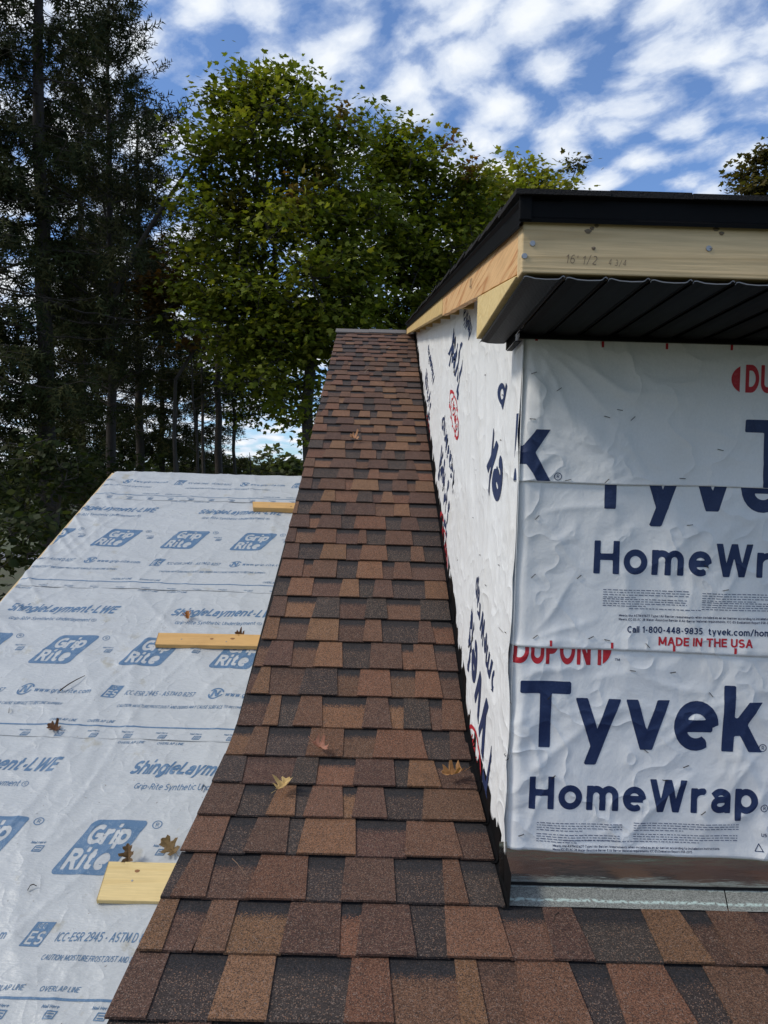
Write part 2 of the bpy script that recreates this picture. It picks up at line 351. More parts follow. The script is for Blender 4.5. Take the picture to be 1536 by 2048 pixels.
# ------------------------------------------------------------------ lettering: strokes -> distance field -> mesh
def arc(cx, cy, rx, ry, a0, a1, n=None):
    n = n or max(6, int(abs(a1-a0)/15)); a = np.radians(np.linspace(a0, a1, n+1))
    return [(cx+rx*math.cos(q), cy+ry*math.sin(q)) for q in a]
def _glyphs():
    g = {}
    X = .7
    A = arc
    g['T'] = (.62, [('S', [(0, 1), (.62, 1)]), ('S', [(.31, 0), (.31, 1)])])
    g['y'] = (.54, [('D', [(0, X), (.27, .03)]), ('D', [(.54, X), (.16, -.30)])])
    g['v'] = (.52, [('D', [(0, X), (.26, 0)]), ('D', [(.26, 0), (.52, X)])])
    g['e'] = (.52, [('B', [(.04, .35), (.54, .35)]), ('B', A(.27, .35, .27, .35, 0, 304))])
    g['k'] = (.46, [('S', [(0, 0), (0, 1)]), ('D', [(.43, X), (.08, .30)]), ('D', [(.14, .40), (.46, 0)])])
    g['H'] = (.60, [('S', [(0, 0), (0, 1)]), ('S', [(.60, 0), (.60, 1)]), ('B', [(0, .52), (.60, .52)])])
    g['o'] = (.56, [('C', A(.28, .35, .28, .35, 0, 360, 28))])
    g['m'] = (.82, [('S', [(0, 0), (0, X)]), ('S', A(.205, .44, .205, .26, 180, 0, 12)+[(.41, 0)]), ('S', A(.615, .44, .205, .26, 180, 0, 12)+[(.82, 0)])])
    g['n'] = (.46, [('S', [(0, 0), (0, X)]), ('S', A(.23, .44, .23, .26, 180, 0, 12)+[(.46, 0)])])
    g['h'] = (.46, [('S', [(0, 0), (0, 1)]), ('S', A(.23, .44, .23, .26, 180, 0, 12)+[(.46, 0)])])
    g['r'] = (.30, [('S', [(0, 0), (0, X)]), ('B', A(.27, .40, .27, .30, 180, 75, 10))])
    g['u'] = (.46, [('S', [(.46, 0), (.46, X)]), ('S', [(0, X)]+A(.23, .26, .23, .26, 180, 360, 12))])
    g['W'] = (.98, [('D', [(0, 1), (.24, 0)]), ('D', [(.24, 0), (.49, 1)]), ('D', [(.49, 1), (.74, 0)]), ('D', [(.74, 0), (.98, 1)])])
    g['w'] = (.78, [('D', [(0, X), (.19, 0)]), ('D', [(.19, 0), (.39, X)]), ('D', [(.39, X), (.59, 0)]), ('D', [(.59, 0), (.78, X)])])
    g['a'] = (.46, [('S', A(.23, .46, .23, .24, 140, 0, 12)+[(.46, 0)]), ('B', [(.46, .40), (.26, .40)]+A(.21, .20, .21, .20, 90, 270, 10)+[(.30, .01), (.46, .14)])])
    g['p'] = (.52, [('S', [(0, -.28), (0, X)]), ('C', A(.26, .35, .26, .35, 0, 360, 26))])
    g['b'] = (.52, [('S', [(0, 0), (0, 1)]), ('C', A(.26, .35, .26, .35, 0, 360, 26))])
    g['d'] = (.52, [('S', [(.52, 0), (.52, 1)]), ('C', A(.26, .35, .26, .35, 0, 360, 26))])
    g['q'] = (.52, [('S', [(.52, -.28), (.52, X)]), ('C', A(.26, .35, .26, .35, 0, 360, 26))])
    g['g'] = (.52, [('C', A(.26, .35, .26, .35, 0, 360, 26)), ('B', [(.52, X), (.52, -.02)]+A(.27, -.04, .25, .26, 0, -140, 8))])
    g['c'] = (.46, [('B', A(.28, .35, .28, .35, 50, 310))])
    g['s'] = (.40, [('B', A(.20, .52, .19, .18, 35, 260, 10)+A(.20, .17, .20, .17, 80, -145, 12))])
    g['t'] = (.34, [('S', [(.12, .95), (.12, .2)]+A(.30, .18, .18, .18, 180, 280, 6)), ('B', [(-.06, X), (.32, X)])])
    g['i'] = (.0, [('S', [(0, 0), (0, .62)]), ('S', [(0, 1.07), (0, 1.071)])])
    g['l'] = (.0, [('S', [(0, 0), (0, 1.0)])])
    g['f'] = (.34, [('B', [(.12, -.06), (.12, .75)]+A(.32, .78, .2, .22, 180, 80, 6)), ('B', [(-.04, X), (.32, X)])])
    g['A'] = (.68, [('D', [(0, 0), (.34, 1)]), ('D', [(.34, 1), (.68, 0)]), ('B', [(.12, .30), (.56, .30)])])
    g['B'] = (.52, [('S', [(0, 0), (0, 1)]), ('B', [(0, 1), (.25, 1)]+A(.25, .76, .24, .24, 90, -90, 8)+[(0, .52)]), ('B', [(.25, .52)]+A(.26, .26, .26, .26, 90, -90, 8)+[(0, 0)])])
    g['C'] = (.60, [('B', A(.36, .5, .36, .5, 48, 312))])
    g['D'] = (.60, [('S', [(0, 0), (0, 1)]), ('B', [(0, 1), (.22, 1)]+A(.22, .5, .38, .5, 90, -90, 14)+[(0, 0)])])
    g['E'] = (.46, [('S', [(0, 0), (0, 1)]), ('S', [(0, 1), (.46, 1)]), ('S', [(0, .52), (.42, .52)]), ('S', [(0, 0), (.46, 0)])])
    g['F'] = (.44, [('S', [(0, 0), (0, 1)]), ('S', [(0, 1), (.44, 1)]), ('S', [(0, .52), (.40, .52)])])
    g['G'] = (.64, [('B', A(.36, .5, .36, .5, 48, 330)), ('S', [(.40, .46), (.66, .46), (.66, .1)])])
    g['I'] = (.0, [('S', [(0, 0), (0, 1)])])
    g['L'] = (.42, [('S', [(0, 1), (0, 0), (.42, 0)])])
    g['M'] = (.76, [('S', [(0, 0), (0, 1)]), ('S', [(.76, 0), (.76, 1)]), ('D', [(0, 1), (.38, .18)]), ('D', [(.38, .18), (.76, 1)])])
    g['N'] = (.60, [('S', [(0, 0), (0, 1)]), ('S', [(.60, 0), (.60, 1)]), ('D', [(.02, 1), (.58, 0)])])
    g['O'] = (.70, [('C', A(.35, .5, .35, .5, 0, 360, 30))])
    g['P'] = (.50, [('S', [(0, 0), (0, 1)]), ('B', [(0, 1), (.24, 1)]+A(.24, .73, .26, .27, 90, -90, 10)+[(0, .46)])])
    g['R'] = (.54, [('S', [(0, 0), (0, 1)]), ('B', [(0, 1), (.24, 1)]+A(.24, .74, .26, .26, 90, -90, 10)+[(0, .48)]), ('D', [(.22, .48), (.54, 0)])])
    g['S'] = (.52, [('B', A(.26, .74, .25, .26, 35, 265, 12)+A(.26, .25, .27, .25, 85, -145, 14))])
    g['U'] = (.58, [('S', [(0, 1)]+A(.29, .3, .29, .3, 180, 360, 14)+[(.58, 1)])])
    g['V'] = (.64, [('D', [(0, 1), (.32, 0)]), ('D', [(.32, 0), (.64, 1)])])
    g['Y'] = (.62, [('D', [(0, 1), (.31, .45)]), ('D', [(.31, .45), (.62, 1)]), ('S', [(.31, 0), (.31, .45)])])
    g['X'] = (.6, [('D', [(0, 0), (.6, 1)]), ('D', [(.6, 0), (0, 1)])])
    g['0'] = (.54, [('C', A(.27, .5, .27, .5, 0, 360, 28))])
    g['1'] = (.30, [('S', [(.28, 0), (.28, 1)]), ('B', [(.02, .76), (.28, 1.0)])])
    g['2'] = (.50, [('B', A(.25, .72, .25, .28, 155, -35, 12)+[(.02, 0)]), ('S', [(.02, 0), (.50, 0)])])
    g['3'] = (.50, [('B', A(.23, .75, .25, .25, 140, -90, 12)), ('B', A(.23, .26, .27, .26, 90, -145, 14))])
    g['4'] = (.54, [('S', [(.40, 0), (.40, 1)]), ('D', [(.38, 1), (.02, .30)]), ('S', [(.02, .27), (.52, .27)])])
    g['5'] = (.50, [('S', [(.46, 1), (.08, 1), (.06, .58)]), ('B', A(.22, .31, .28, .31, 120, -140, 14))])
    g['6'] = (.52, [('C', A(.26, .30, .26, .30, 0, 360, 24)), ('B', [(.0, .34)]+A(.36, .42, .36, .58, 170, 75, 8))])
    g['7'] = (.50, [('S', [(0, 1), (.50, 1)]), ('D', [(.48, .98), (.14, 0)])])
    g['8'] = (.52, [('C', A(.26, .76, .22, .24, 0, 360, 20)), ('C', A(.26, .26, .26, .26, 0, 360, 22))])
    g['9'] = (.52, [('C', A(.26, .70, .26, .30, 0, 360, 24)), ('B', [(.52, .66)]+A(.16, .58, .36, .58, -10, -105, 8))])
    g['-'] = (.28, [('B', [(0, .38), (.28, .38)])])
    g['.'] = (.02, [('S', [(0, 0), (.001, 0)])]); g[','] = (.02, [('S', [(0, 0), (.001, 0)]), ('B', [(.03, 0), (-.04, -.2)])])
    g[':'] = (.02, [('S', [(0, 0), (.001, 0)]), ('S', [(0, .55), (.001, .55)])])
    g['/'] = (.40, [('D', [(0, -.05), (.40, 1.05)])]); g["'"] = (.02, [('S', [(0, 1), (0, .78)])]); g['&'] = g['8']
    g['|'] = (.0, [('S', [(0, -.15), (0, 1.1)])])
    return g
GLYPH = _glyphs()
def stroke_sdf(kind, pts, w, PX, PY):
    d = np.full(PX.shape, 9.0); h = w/2
    P = np.array(pts, float); n = len(P)
    m = lambda y: h + y*(1-w)
    P = np.stack([P[:, 0], m(P[:, 1])], 1)
    for i in range(n-1):
        a, b = P[i].copy(), P[i+1].copy()
        if kind == 'D': u_ = h if b[1] > a[1] else -h; a[1] -= u_; b[1] += u_
        lo_, hi_ = min(a[1], b[1]), max(a[1], b[1]); t = b-a; L = math.hypot(*t)
        if L < 1e-6: continue
        t /= L
        if kind == 'S':
            if i == 0: a -= t*h
            if i == n-2: b += t*h
        if kind == 'D': a -= t*w*1.2; b += t*w*1.2
        c = (a+b)/2; hl = np.linalg.norm(b-a)/2
        qx = np.abs((PX-c[0])*t[0]+(PY-c[1])*t[1])-hl; qy = np.abs(-(PX-c[0])*t[1]+(PY-c[1])*t[0])-h
        s = np.hypot(np.maximum(qx, 0), np.maximum(qy, 0))+np.minimum(np.maximum(qx, qy), 0)
        if kind == 'D':
            s = np.maximum(s, np.maximum(PY-hi_, lo_-PY))
        d = np.minimum(d, s)
        if (i > 0 or kind == 'C') and kind != 'D': d = np.minimum(d, np.hypot(PX-P[i][0], PY-P[i][1])-h)
    return d
def contour(Fd, x0, y0, h):
    """marching squares: filled mesh of the region where Fd < 0"""
    ny, nx = Fd.shape
    Fd = np.where(np.abs(Fd) < 1e-5, 1e-5, Fd)
    ins = Fd < 0
    vid, V, faces = {}, [], []
    def corner(j, i):
        k = (0, j, i)
        if k not in vid: vid[k] = len(V); V.append((x0+i*h, y0+j*h))
        return vid[k]
    def cut(j, i, j2, i2):
        if (j2, i2) < (j, i): j, i, j2, i2 = j2, i2, j, i
        k = (1, j, i, j2, i2)
        if k not in vid:
            a, b = Fd[j, i], Fd[j2, i2]; t = a/(a-b); vid[k] = len(V); V.append((x0+(i+(i2-i)*t)*h, y0+(j+(j2-j)*t)*h))
        return vid[k]
    cnt = ins[:-1, :-1].astype(int)+ins[:-1, 1:]+ins[1:, 1:]+ins[1:, :-1]
    for j, i in zip(*np.nonzero(cnt)):
        cs = [(j, i), (j, i+1), (j+1, i+1), (j+1, i)]
        if cnt[j, i] == 4: faces.append([corner(*c) for c in cs]); continue
        if cnt[j, i] == 2 and ins[j, i] == ins[j+1, i+1]:      # saddle: two corners
            for q in range(4):
                if ins[cs[q]]: faces.append([corner(*cs[q]), cut(*cs[q], *cs[(q+1) % 4]), cut(*cs[q], *cs[q-1])])
            continue
        poly = []
        for q in range(4):
            a, b = cs[q], cs[(q+1) % 4]
            if ins[a]: poly.append(corner(*a))
            if ins[a] != ins[b]: poly.append(cut(*a, *b))
        faces.append(poly)
    return np.array(V, float).reshape(-1, 2), faces
_gc = {}
def glyph(ch, w, res):
    key = (ch, w, res)
    if key not in _gc:
        wd_, st = GLYPH[ch]; h = 1.0/res
        xs = np.arange(-w-.12, wd_+w+.12, h); ys = np.arange(-.42, 1.2, h)
        PX, PY = np.meshgrid(xs, ys); d = np.full(PX.shape, 9.0)
        for k, p in st: d = np.minimum(d, stroke_sdf(k, p, w, PX, PY))
        _gc[key] = (*contour(d, xs[0], ys[0], h), wd_)
    return _gc[key]
def layout(txt, w, gap, sp=.36):
    x, out = 0.0, []
    for ch in txt:
        if ch == ' ': x += sp; continue
        out.append((ch, x+w/2)); x += GLYPH[ch][0]+w+gap
    return out, x-gap
def text2d(txt, w=.15, gap=.10, res=24, shear=0, xs=1.0, width=None, sp=.36):
    """lettering of cap height 1 starting at the origin: (verts, faces, width)"""
    lay, tot = layout(txt, w, gap, sp)
    if width: xs = width/tot
    vs, fs, n = [], [], 0
    for ch, x in lay:
        v, f, _ = glyph(ch, w, res)
        if not len(v): continue
        q = v.copy(); q[:, 0] = (q[:, 0]+x)*xs + shear*q[:, 1]
        vs.append(q); fs += [[i+n for i in p] for p in f]; n += len(v)
    return np.concatenate(vs), fs, tot*xs
def text_field(txt, w, gap, PX, PY, xs=1.0, shear=0, width=None, sp=.36):
    lay, tot = layout(txt, w, gap, sp)
    if width: xs = width/tot
    QX = (PX-shear*PY)/xs; d = np.full(PX.shape, 9.0)
    for ch, x in lay:
        for k, p in GLYPH[ch][1]: d = np.minimum(d, stroke_sdf(k, p, w, QX-x, PY))
    return d
def ring_r(res=20):                                    # the registered mark
    def make():
        h = 1.0/res; xs = np.arange(-.1, 1.1, h); PX, PY = np.meshgrid(xs, xs)
        d = np.abs(np.hypot(PX-.5, PY-.5)-.45)-.05
        d = np.minimum(d, text_field('R', .14, .1, (PX-.36)/.5, (PY-.25)/.5)*.5)
        return contour(d, xs[0], xs[0], h)
    if ('ring', res) not in _gc: _gc[('ring', res)] = make()
    return _gc[('ring', res)]
def tri_clip(v, f, keep):
    """keep the faces whose centre passes keep(x, y)"""
    if not len(f): return v, []
    c = np.array([v[q].mean(0) for q in f]); k = keep(c[:, 0], c[:, 1])
    return v, [q for q, a in zip(f, k) if a]
def decal(name, v2, f, place, surf, off, m, parent, keep=None):
    """lay 2-D lettering on a surface: place = (origin p, q, unit vector (p, q) of one text unit, up vector)"""
    (op, oq), (ax, ay), (bx, by) = place
    p = op+v2[:, 0]*ax+v2[:, 1]*bx; q = oq+v2[:, 0]*ay+v2[:, 1]*by
    if keep is not None:
        w, f = tri_clip(np.stack([p, q], 1), f, keep)
    if not f: return None
    used = np.unique(np.concatenate([np.asarray(x) for x in f])); mp = np.full(len(v2), -1); mp[used] = np.arange(len(used))
    P = surf(p[used], q[used], off)
    fn = [len(x) for x in f]; lo = np.concatenate([mp[np.asarray(x)] for x in f])
    me = fast_mesh(name, P, fn, lo)
    return link(name, me, m, parent, smooth=True)
def grid_sheet(name, ps, qs, surf, off, m, parent, mask=None, thick=.0012, qfun=None):
    """a sheet over a parameter grid, with folded-in rim so that it has an edge"""
    P, Q = np.meshgrid(ps, qs)
    if qfun is not None: Q = qfun(P, (Q-qs[0])/(qs[-1]-qs[0]))
    top = surf(P.ravel(), Q.ravel(), off); nx, ny = len(ps), len(qs)
    bot = surf(P.ravel(), Q.ravel(), off-thick)
    idx = np.arange(nx*ny).reshape(ny, nx)
    f = np.stack([idx[:-1, :-1], idx[:-1, 1:], idx[1:, 1:], idx[1:, :-1]], -1).reshape(-1, 4)
    rim = list(idx[0, :])+list(idx[1:, -1])+list(idx[-1, -2::-1])+list(idx[-2:0, 0])
    rb = len(top)+np.arange(len(rim)); e = len(rim)
    side = np.array([(rim[i], rb[i], rb[(i+1) % e], rim[(i+1) % e]) for i in range(e)])
    V = np.concatenate([top, bot[rim]]); Fc = np.concatenate([f, side])
    me = fast_mesh(name, V, np.full(len(Fc), 4), Fc.ravel())
    return link(name, me, m, parent, smooth=True)

# ------------------------------------------------------------------ setting
def build_setting():
    v = [(-420, -420, GROUND), (420, -420, GROUND), (420, 420, GROUND), (-420, 420, GROUND)]
    o = mk('ground', v, [(0, 1, 2, 3)], M_GROUND, kind='structure')
    # a residential street glimpsed low between the spruces
    x0, x1, y0, y1 = -60, -7, 33, 38.5
    mk('road', [(x0, y0, GROUND+.02), (x1, y0+9, GROUND+.02), (x1, y1+9, GROUND+.02), (x0, y1, GROUND+.02)], [(0, 1, 2, 3)], M_ROAD, kind='structure')
build_setting()

# ------------------------------------------------------------------ the brown shingled roof
_ss = np.linspace(-2.2, 6.2, 1681); _aa = TH2+(TH-TH2)*np.clip((_ss+.13)/.26, 0, 1)
_ds = _ss[1]-_ss[0]
_Yt = np.concatenate([[0], np.cumsum(np.cos((_aa[1:]+_aa[:-1])/2)*_ds)]); _Zt = np.concatenate([[0], np.cumsum(np.sin((_aa[1:]+_aa[:-1])/2)*_ds)])
_Yt += YB+6.2*math.cos(TH)-_Yt[-1]; _Zt += (-K1+YB*TT)+6.2*math.sin(TH)-_Zt[-1]
H_SH = .012
def roof(s, h=0.0):
    s = np.asarray(s, float); a = np.interp(s, _ss, _aa)
    return np.interp(s, _ss, _Yt)-(h-H_SH)*np.sin(a), np.interp(s, _ss, _Zt)+(h-H_SH)*np.cos(a)
def roof_z(Y): return np.interp(Y, _Yt, _Zt)
S_RIDGE = 5.50
X_FAR = 1.75
def roof_left(s): return np.interp(s, [-2, -.9, -.3, .15, .6, 2.4, 5.5], [-.436, -.434, -.430, -.418, -.414, -.440, -.474])
def tile(xb0, xb1, xt0, xt1, s0, s1, h0, h1, t):
    """one exposed shingle tab: curved to the roof, with a butt edge and sides"""
    rows = 4; v = []
    for j in range(rows):
        q = j/(rows-1); s = s0+(s1-s0)*q; h = h0+(h1-h0)*q
        for x in (xb0+(xt0-xb0)*q, xb1+(xt1-xb1)*q):
            y, z = roof(s, h); v.append((x, y, z))
    for x in (xb0, xb1):
        y, z = roof(s0, h0-t); v.append((x, y, z))
    for x in (xt0, xt1):
        y, z = roof(s1, h1-t); v.append((x, y, z))
    f = [(2*j, 2*j+1, 2*j+3, 2*j+2) for j in range(rows-1)]
    b = 2*rows
    f += [(b, b+1, 1, 0), (b, 0, 2, 4, 6, b+2), (b+1, b+3, 7, 5, 3, 1)]
    return v, f, [0, 0, 1/3, 1/3, 2/3, 2/3, 1, 1, 0, 0, 1, 1]
SH_COL = {'dark': (.047, .036, .032), 'choc': (.088, .047, .034), 'brown': (.124, .063, .039), 'tan': (.172, .088, .047), 'rust': (.146, .068, .040)}
def shingle_mesh(v, f, uvv, col, band):
    me = bpy.data.meshes.new('shingle'); me.from_pydata(v, [], f); me.update()
    at = me.color_attributes.new('tint', 'FLOAT_COLOR', 'POINT'); at.data.foreach_set('color', np.tile(np.array([*col, band], np.float32), len(v)))
    uv = me.uv_layers.new(name='uv'); li = np.empty(len(me.loops), np.int32); me.loops.foreach_get('vertex_index', li)
    u = np.stack([np.zeros(len(li)), np.array(uvv)[li]], 1).astype(np.float32); uv.data.foreach_set('uv', u.ravel())
    me.materials.append(M_SHINGLE); return me
def build_main_roof():
    r = thing('house', 'house with a steep brown asphalt shingle roof running up beside the dormer', 'house', (0, 1.6, -1.0))
    # deck, closed at the back by the far slope
    ss = list(np.linspace(-1.7, -.2, 4))+list(np.linspace(-.15, .15, 7))+[1.5, 3, 4.5, S_RIDGE]
    v, f = [], []
    for s in ss:
        for h in (.0, -.016):
            for x in (-.425 if s < 1 else -.425-.008*(s-1), 6.0):
                y, z = roof(s, h); v.append((x, y, z))
    n = len(ss)
    for i in range(n-1):
        a, b = 4*i, 4*i+4
        f += [(a, a+1, b+1, b), (a+2, b+2, b+3, a+3), (a, b, b+2, a+2), (a+1, a+3, b+3, b+1)]
    mk('roof_deck', v, f, M_DARKSH, r)
    yr, zr = roof(S_RIDGE, 0)
    mk('rear_slope', [(-.46, yr, zr-.02), (6, yr, zr-.02), (6, yr+5.5, zr-2.7), (-.46, yr+5.5, zr-2.7)], [(0, 1, 2, 3)], M_DARKSH, r)
    # gable wall under the left edge and the wall under the eave
    pts = [(.75, GROUND)]+[tuple(float(q) for q in roof(s, -.03)) for s in (-1.5, -.6, 0, 2, 4, S_RIDGE)]+[(yr+5.2, zr-2.65), (yr+5.2, GROUND)]
    v = [(-.36, y, z) for y, z in pts]+[(-.30, y, z) for y, z in pts]; m = len(pts)
    mk('gable_wall', v, [tuple(range(m)), tuple(range(2*m-1, m-1, -1))]+[(i, (i+1) % m, m+(i+1) % m, m+i) for i in range(m)], M_SIDING, r)
    rnd = random.Random(11)
    pieces = []
    KINDS = ['dark', 'choc', 'brown', 'tan', 'rust']
    for m in range(-12, 39):
        sb = .0608+EXPO*m; st = min(sb+EXPO+.012, S_RIDGE)
        if sb > S_RIDGE-.03: break
        jit = rnd.uniform(-.0025, .0025)
        xl = float(roof_left(sb+.05))+rnd.uniform(-.003, .003)
        xr = .277+rnd.uniform(-.002, .002) if m >= -5 else X_FAR
        x = xl; tooth = rnd.random() < .5; first = True; last = None
        while x < xr-1e-6:
            w = rnd.choice([.045, .065, .08, .09, .10, .115, .135])*(1 if tooth else .95)+rnd.uniform(-.012, .012)
            if first: w *= rnd.uniform(.45, 1)
            if xr-(x+w) < .045: w = xr-x
            if tooth: kind = rnd.choices(KINDS, [1, 3.2, 3.2, 2.8, 1.6])[0]
            else: kind = rnd.choices(KINDS, [3.0, 2.4, 2.0, 1.1, .9])[0]
            while kind == last: kind = rnd.choice(KINDS)
            last = kind
            vv_ = rnd.uniform(.82, 1.16); c = tuple(max(.01, k*vv_*rnd.uniform(.97, 1.03)) for k in SH_COL[kind])
            fl = rnd.uniform(.002, .010)*(1 if tooth else -1)
            a, b = x, x+w
            # proud tabs lie 3-4 mm over the recessed ones
            hh = .0125+(.0032 if tooth else 0)+rnd.uniform(-.0006, .0006)
            band = 0.0 if tooth else (1.0 if rnd.random() < .86 else .3)
            ov = .004 if not tooth else 0
            e0 = 0 if first else 1; e1 = 0 if b >= xr-1e-6 else 1
            vv, ff, uu = tile(a-(fl+ov)*e0+.0007*e0, b+(fl+ov)*e1-.0007*e1, a+(fl-ov)*e0*.5, b-(fl-ov)*e1*.5, sb+jit+rnd.uniform(-.0012, .0012), st, hh, .0035+(.003 if tooth else 0), .0048)
            yv, zv = roof(sb+.07); xm = (a+b)/2
            d2 = yv*yv+xm*xm+zv*zv
            X, Y = project((xm, float(yv), float(zv)))
            vis = -150 < X < 1700 and 600 < Y < 2250
            pieces.append((d2 if vis else d2+1e4, vv, ff, uu, c, band))
            x = b; tooth = not tooth; first = False
    pieces.sort(key=lambda p: p[0])
    for p in pieces[:300]: link('shingle', shingle_mesh(*p[1:]), None, r)
    rest = pieces[300:]
    if rest:
        V, Fc, U, Cc, n = [], [], [], [], 0
        for _, v, f, u, c, bd in rest:
            V += v; Fc += [tuple(i+n for i in q) for q in f]; U += u; Cc += [(*c, bd)]*len(v); n += len(v)
        me = bpy.data.meshes.new('shingle_field'); me.from_pydata(V, [], Fc); me.update()
        at = me.color_attributes.new('tint', 'FLOAT_COLOR', 'POINT'); at.data.foreach_set('color', np.array(Cc, np.float32).ravel())
        uv = me.uv_layers.new(name='uv'); li = np.empty(len(me.loops), np.int32); me.loops.foreach_get('vertex_index', li)
        uv.data.foreach_set('uv', np.stack([np.zeros(len(li)), np.array(U)[li]], 1).astype(np.float32).ravel())
        link('shingle_field', me, M_SHINGLE, r, kind='stuff')
    # ridge cap
    rl = []
    for i, (xa, xb) in enumerate([(-.488, -.16), (-.165, .20), (.195, .56)]):
        v = []
        for x in (xa, xb):
            for s, h in ((S_RIDGE-.115, .012), (S_RIDGE-.115, .019+.004*(i % 2)), (S_RIDGE-.01, .026+.004*(i % 2)), (S_RIDGE+.03, .012), (S_RIDGE-.01, .016)):
                y, z = roof(s, h); v.append((x, y, z))
        f = [(k, (k+1) % 5, 5+(k+1) % 5, 5+k) for k in range(5)]+[(0, 1, 2, 3, 4), (9, 8, 7, 6, 5)]
        mk('ridge_cap', v, f, M_RIDGE, r)
    # strip of headlap granules left open at the foot of the dormer
    for xa, xb in ((.286, .742), (.7445, X_FAR)):
        v, uvs = [], []
        for q in np.linspace(0, 1, 4):
            y, z = roof(-.654+.004+q*.085, .0075-.003*q)
            for x in np.linspace(xa, xb, 8): v.append((x+(.03*q if .7 < x < .76 else 0), y, z+.0006*math.sin(x*31))); uvs.append(q)
        f = [(8*j+i, 8*j+i+1, 8*j+9+i, 8*j+8+i) for j in range(3) for i in range(7)]
        o = mk('headlap_strip', v, f, M_STRIP, r)
        uv = o.data.uv_layers.new(name='uv'); li = np.empty(len(o.data.loops), np.int32); o.data.loops.foreach_get('vertex_index', li)
        uv.data.foreach_set('uv', np.stack([np.zeros(len(li)), np.array(uvs)[li]], 1).astype(np.float32).ravel())
    # black step flashing bent up the side wall, piece by piece
    for m in range(-5, 38):
        sb = .0608+EXPO*m; v = []
        for s in (sb-.006, sb+EXPO+.05):
            lift = .006 if s < sb else .001
            y, z = roof(s, .004+lift)
            y1, z1 = roof(s, .075)
            X0 = XR-.0020 if s > sb else XR-.0042
            v += [(.271, y, z-.003), (X0-.004, y, z-.002), (X0, y, z+.006), (X0, y1, z1+.01)]
        mk('step_flashing', v, [(0, 1, 5, 4), (1, 2, 6, 5), (2, 3, 7, 6)], M_BLACK, r)
def project(P):
    P = np.asarray(P, float); z = P@FW
    if z < .05: return -999, -999
    return 768+F_PX*(P@RT)/z, 1024-F_PX*(P@UP)/z
build_main_roof()

# ------------------------------------------------------------------ the lower roof under white underlayment
CT, ST = math.cos(TH), math.sin(TH)
def under_disp(x, s):
    w = perlin(x*1.3, s*1.1, 5)*.35
    fold = ridge((x+.55*s+w)*2.6, (s*.55-x*.3)*1.3, 8)**3*.0060
    fold += ridge((x-.35*s+w)*4.2, (s*.5+x*.2)*1.6, 12)**4*.0052
    fold += ridge((x*.25+w)*2.0, (s+.2*x)*5.5, 21)**4*.0042
    # puckers fan out from the left rake
    e = np.clip(1-(x+2.03)/.55, 0, 1); fold += e*e*ridge((x*1.2+s*.9)*6, (s-.6*x)*1.2, 31)**2*.014
    return fold+perlin(x*3, s*3, 9)*.003+perlin(x*9, s*9, 10)*.0010
def under_surf(lo, hi):
    def surf(x, s, off):
        x = np.asarray(x, float); s = np.asarray(s, float)
        q = np.clip((s-lo)/(hi-lo), 0, 1)
        lip = .0035*(1-q)+.0030*np.exp(-np.abs(s-lo)/.02)*(.5+perlin(x*4, s*0+lo, 3)*1.6)
        h = off+under_disp(x, s)*np.clip(.5+6*q, 0, 1)+lip
        e = np.clip((-2.005-x)/.03, 0, 1)              # wraps over the rake edge
        return np.stack([x, s*CT-h*ST, -K2+s*ST+h*CT-e*.035], -1)
    return surf
def under_x(px, py): return float(on_p(px, py, K2)[0])
def under_s(px, py): return float(on_p(px, py, K2)[1]/CT)
S_EDGE = [4.9366/CT-1.12*i for i in range(5)]
def logo_griprite():
    h = 1/46; xs = np.arange(-.1, 2.2, h); ys = np.arange(-.06, 1.07, h); PX, PY = np.meshgrid(xs, ys)
    QX = PX-.40*PY; r = .10
    qx, qy = np.abs(QX-.50)-.50+r, np.abs(PY-.5)-.5+r
    d = np.hypot(np.maximum(qx, 0), np.maximum(qy, 0))+np.minimum(np.maximum(qx, qy), 0)-r
    a = text_field('Grip', .23, .06, (PX-.355)/.37, (PY-.535)/.37, shear=.24, width=2.05)*.37
    b = text_field('Rite', .23, .06, (PX-.145)/.38, (PY-.085)/.38, shear=.24, width=1.98)*.38
    return contour(np.maximum(d, -np.minimum(a, b)), xs[0], ys[0], h)
def logo_es():
    h = 1/40; xs = np.arange(-.1, 1.5, h); ys = np.arange(-.06, 1.07, h); PX, PY = np.meshgrid(xs, ys)
    QX = PX-.38*PY
    d = np.maximum(np.abs(QX-.48)-.48, np.abs(PY-.5)-.5)
    a = text_field('ES', .17, .12, (PX-.16)/.54, (PY-.09)/.54, shear=.3, width=1.45)*.54
    b = text_field('ICC', .15, .14, (PX-.46)/.22, (PY-.73)/.22, shear=.3)*.22
    return contour(np.maximum(d, -np.minimum(a, b)), xs[0], ys[0], h)
def logo_n():
    h = 1/36; xs = np.arange(-.1, 1.4, h); ys = np.arange(-.1, 1.1, h); PX, PY = np.meshgrid(xs, ys)
    QX = PX-.3*PY
    d = np.abs(np.hypot(QX-.5, PY-.5)-.42)-.05
    d = np.maximum(d, -(np.abs(PY-.55)-.10))
    n = text_field('N', .24, .1, (PX-.30)/.56, (PY-.22)/.56, shear=.3, width=.9)*.56
    return contour(np.minimum(d, n), xs[0], ys[0], h)
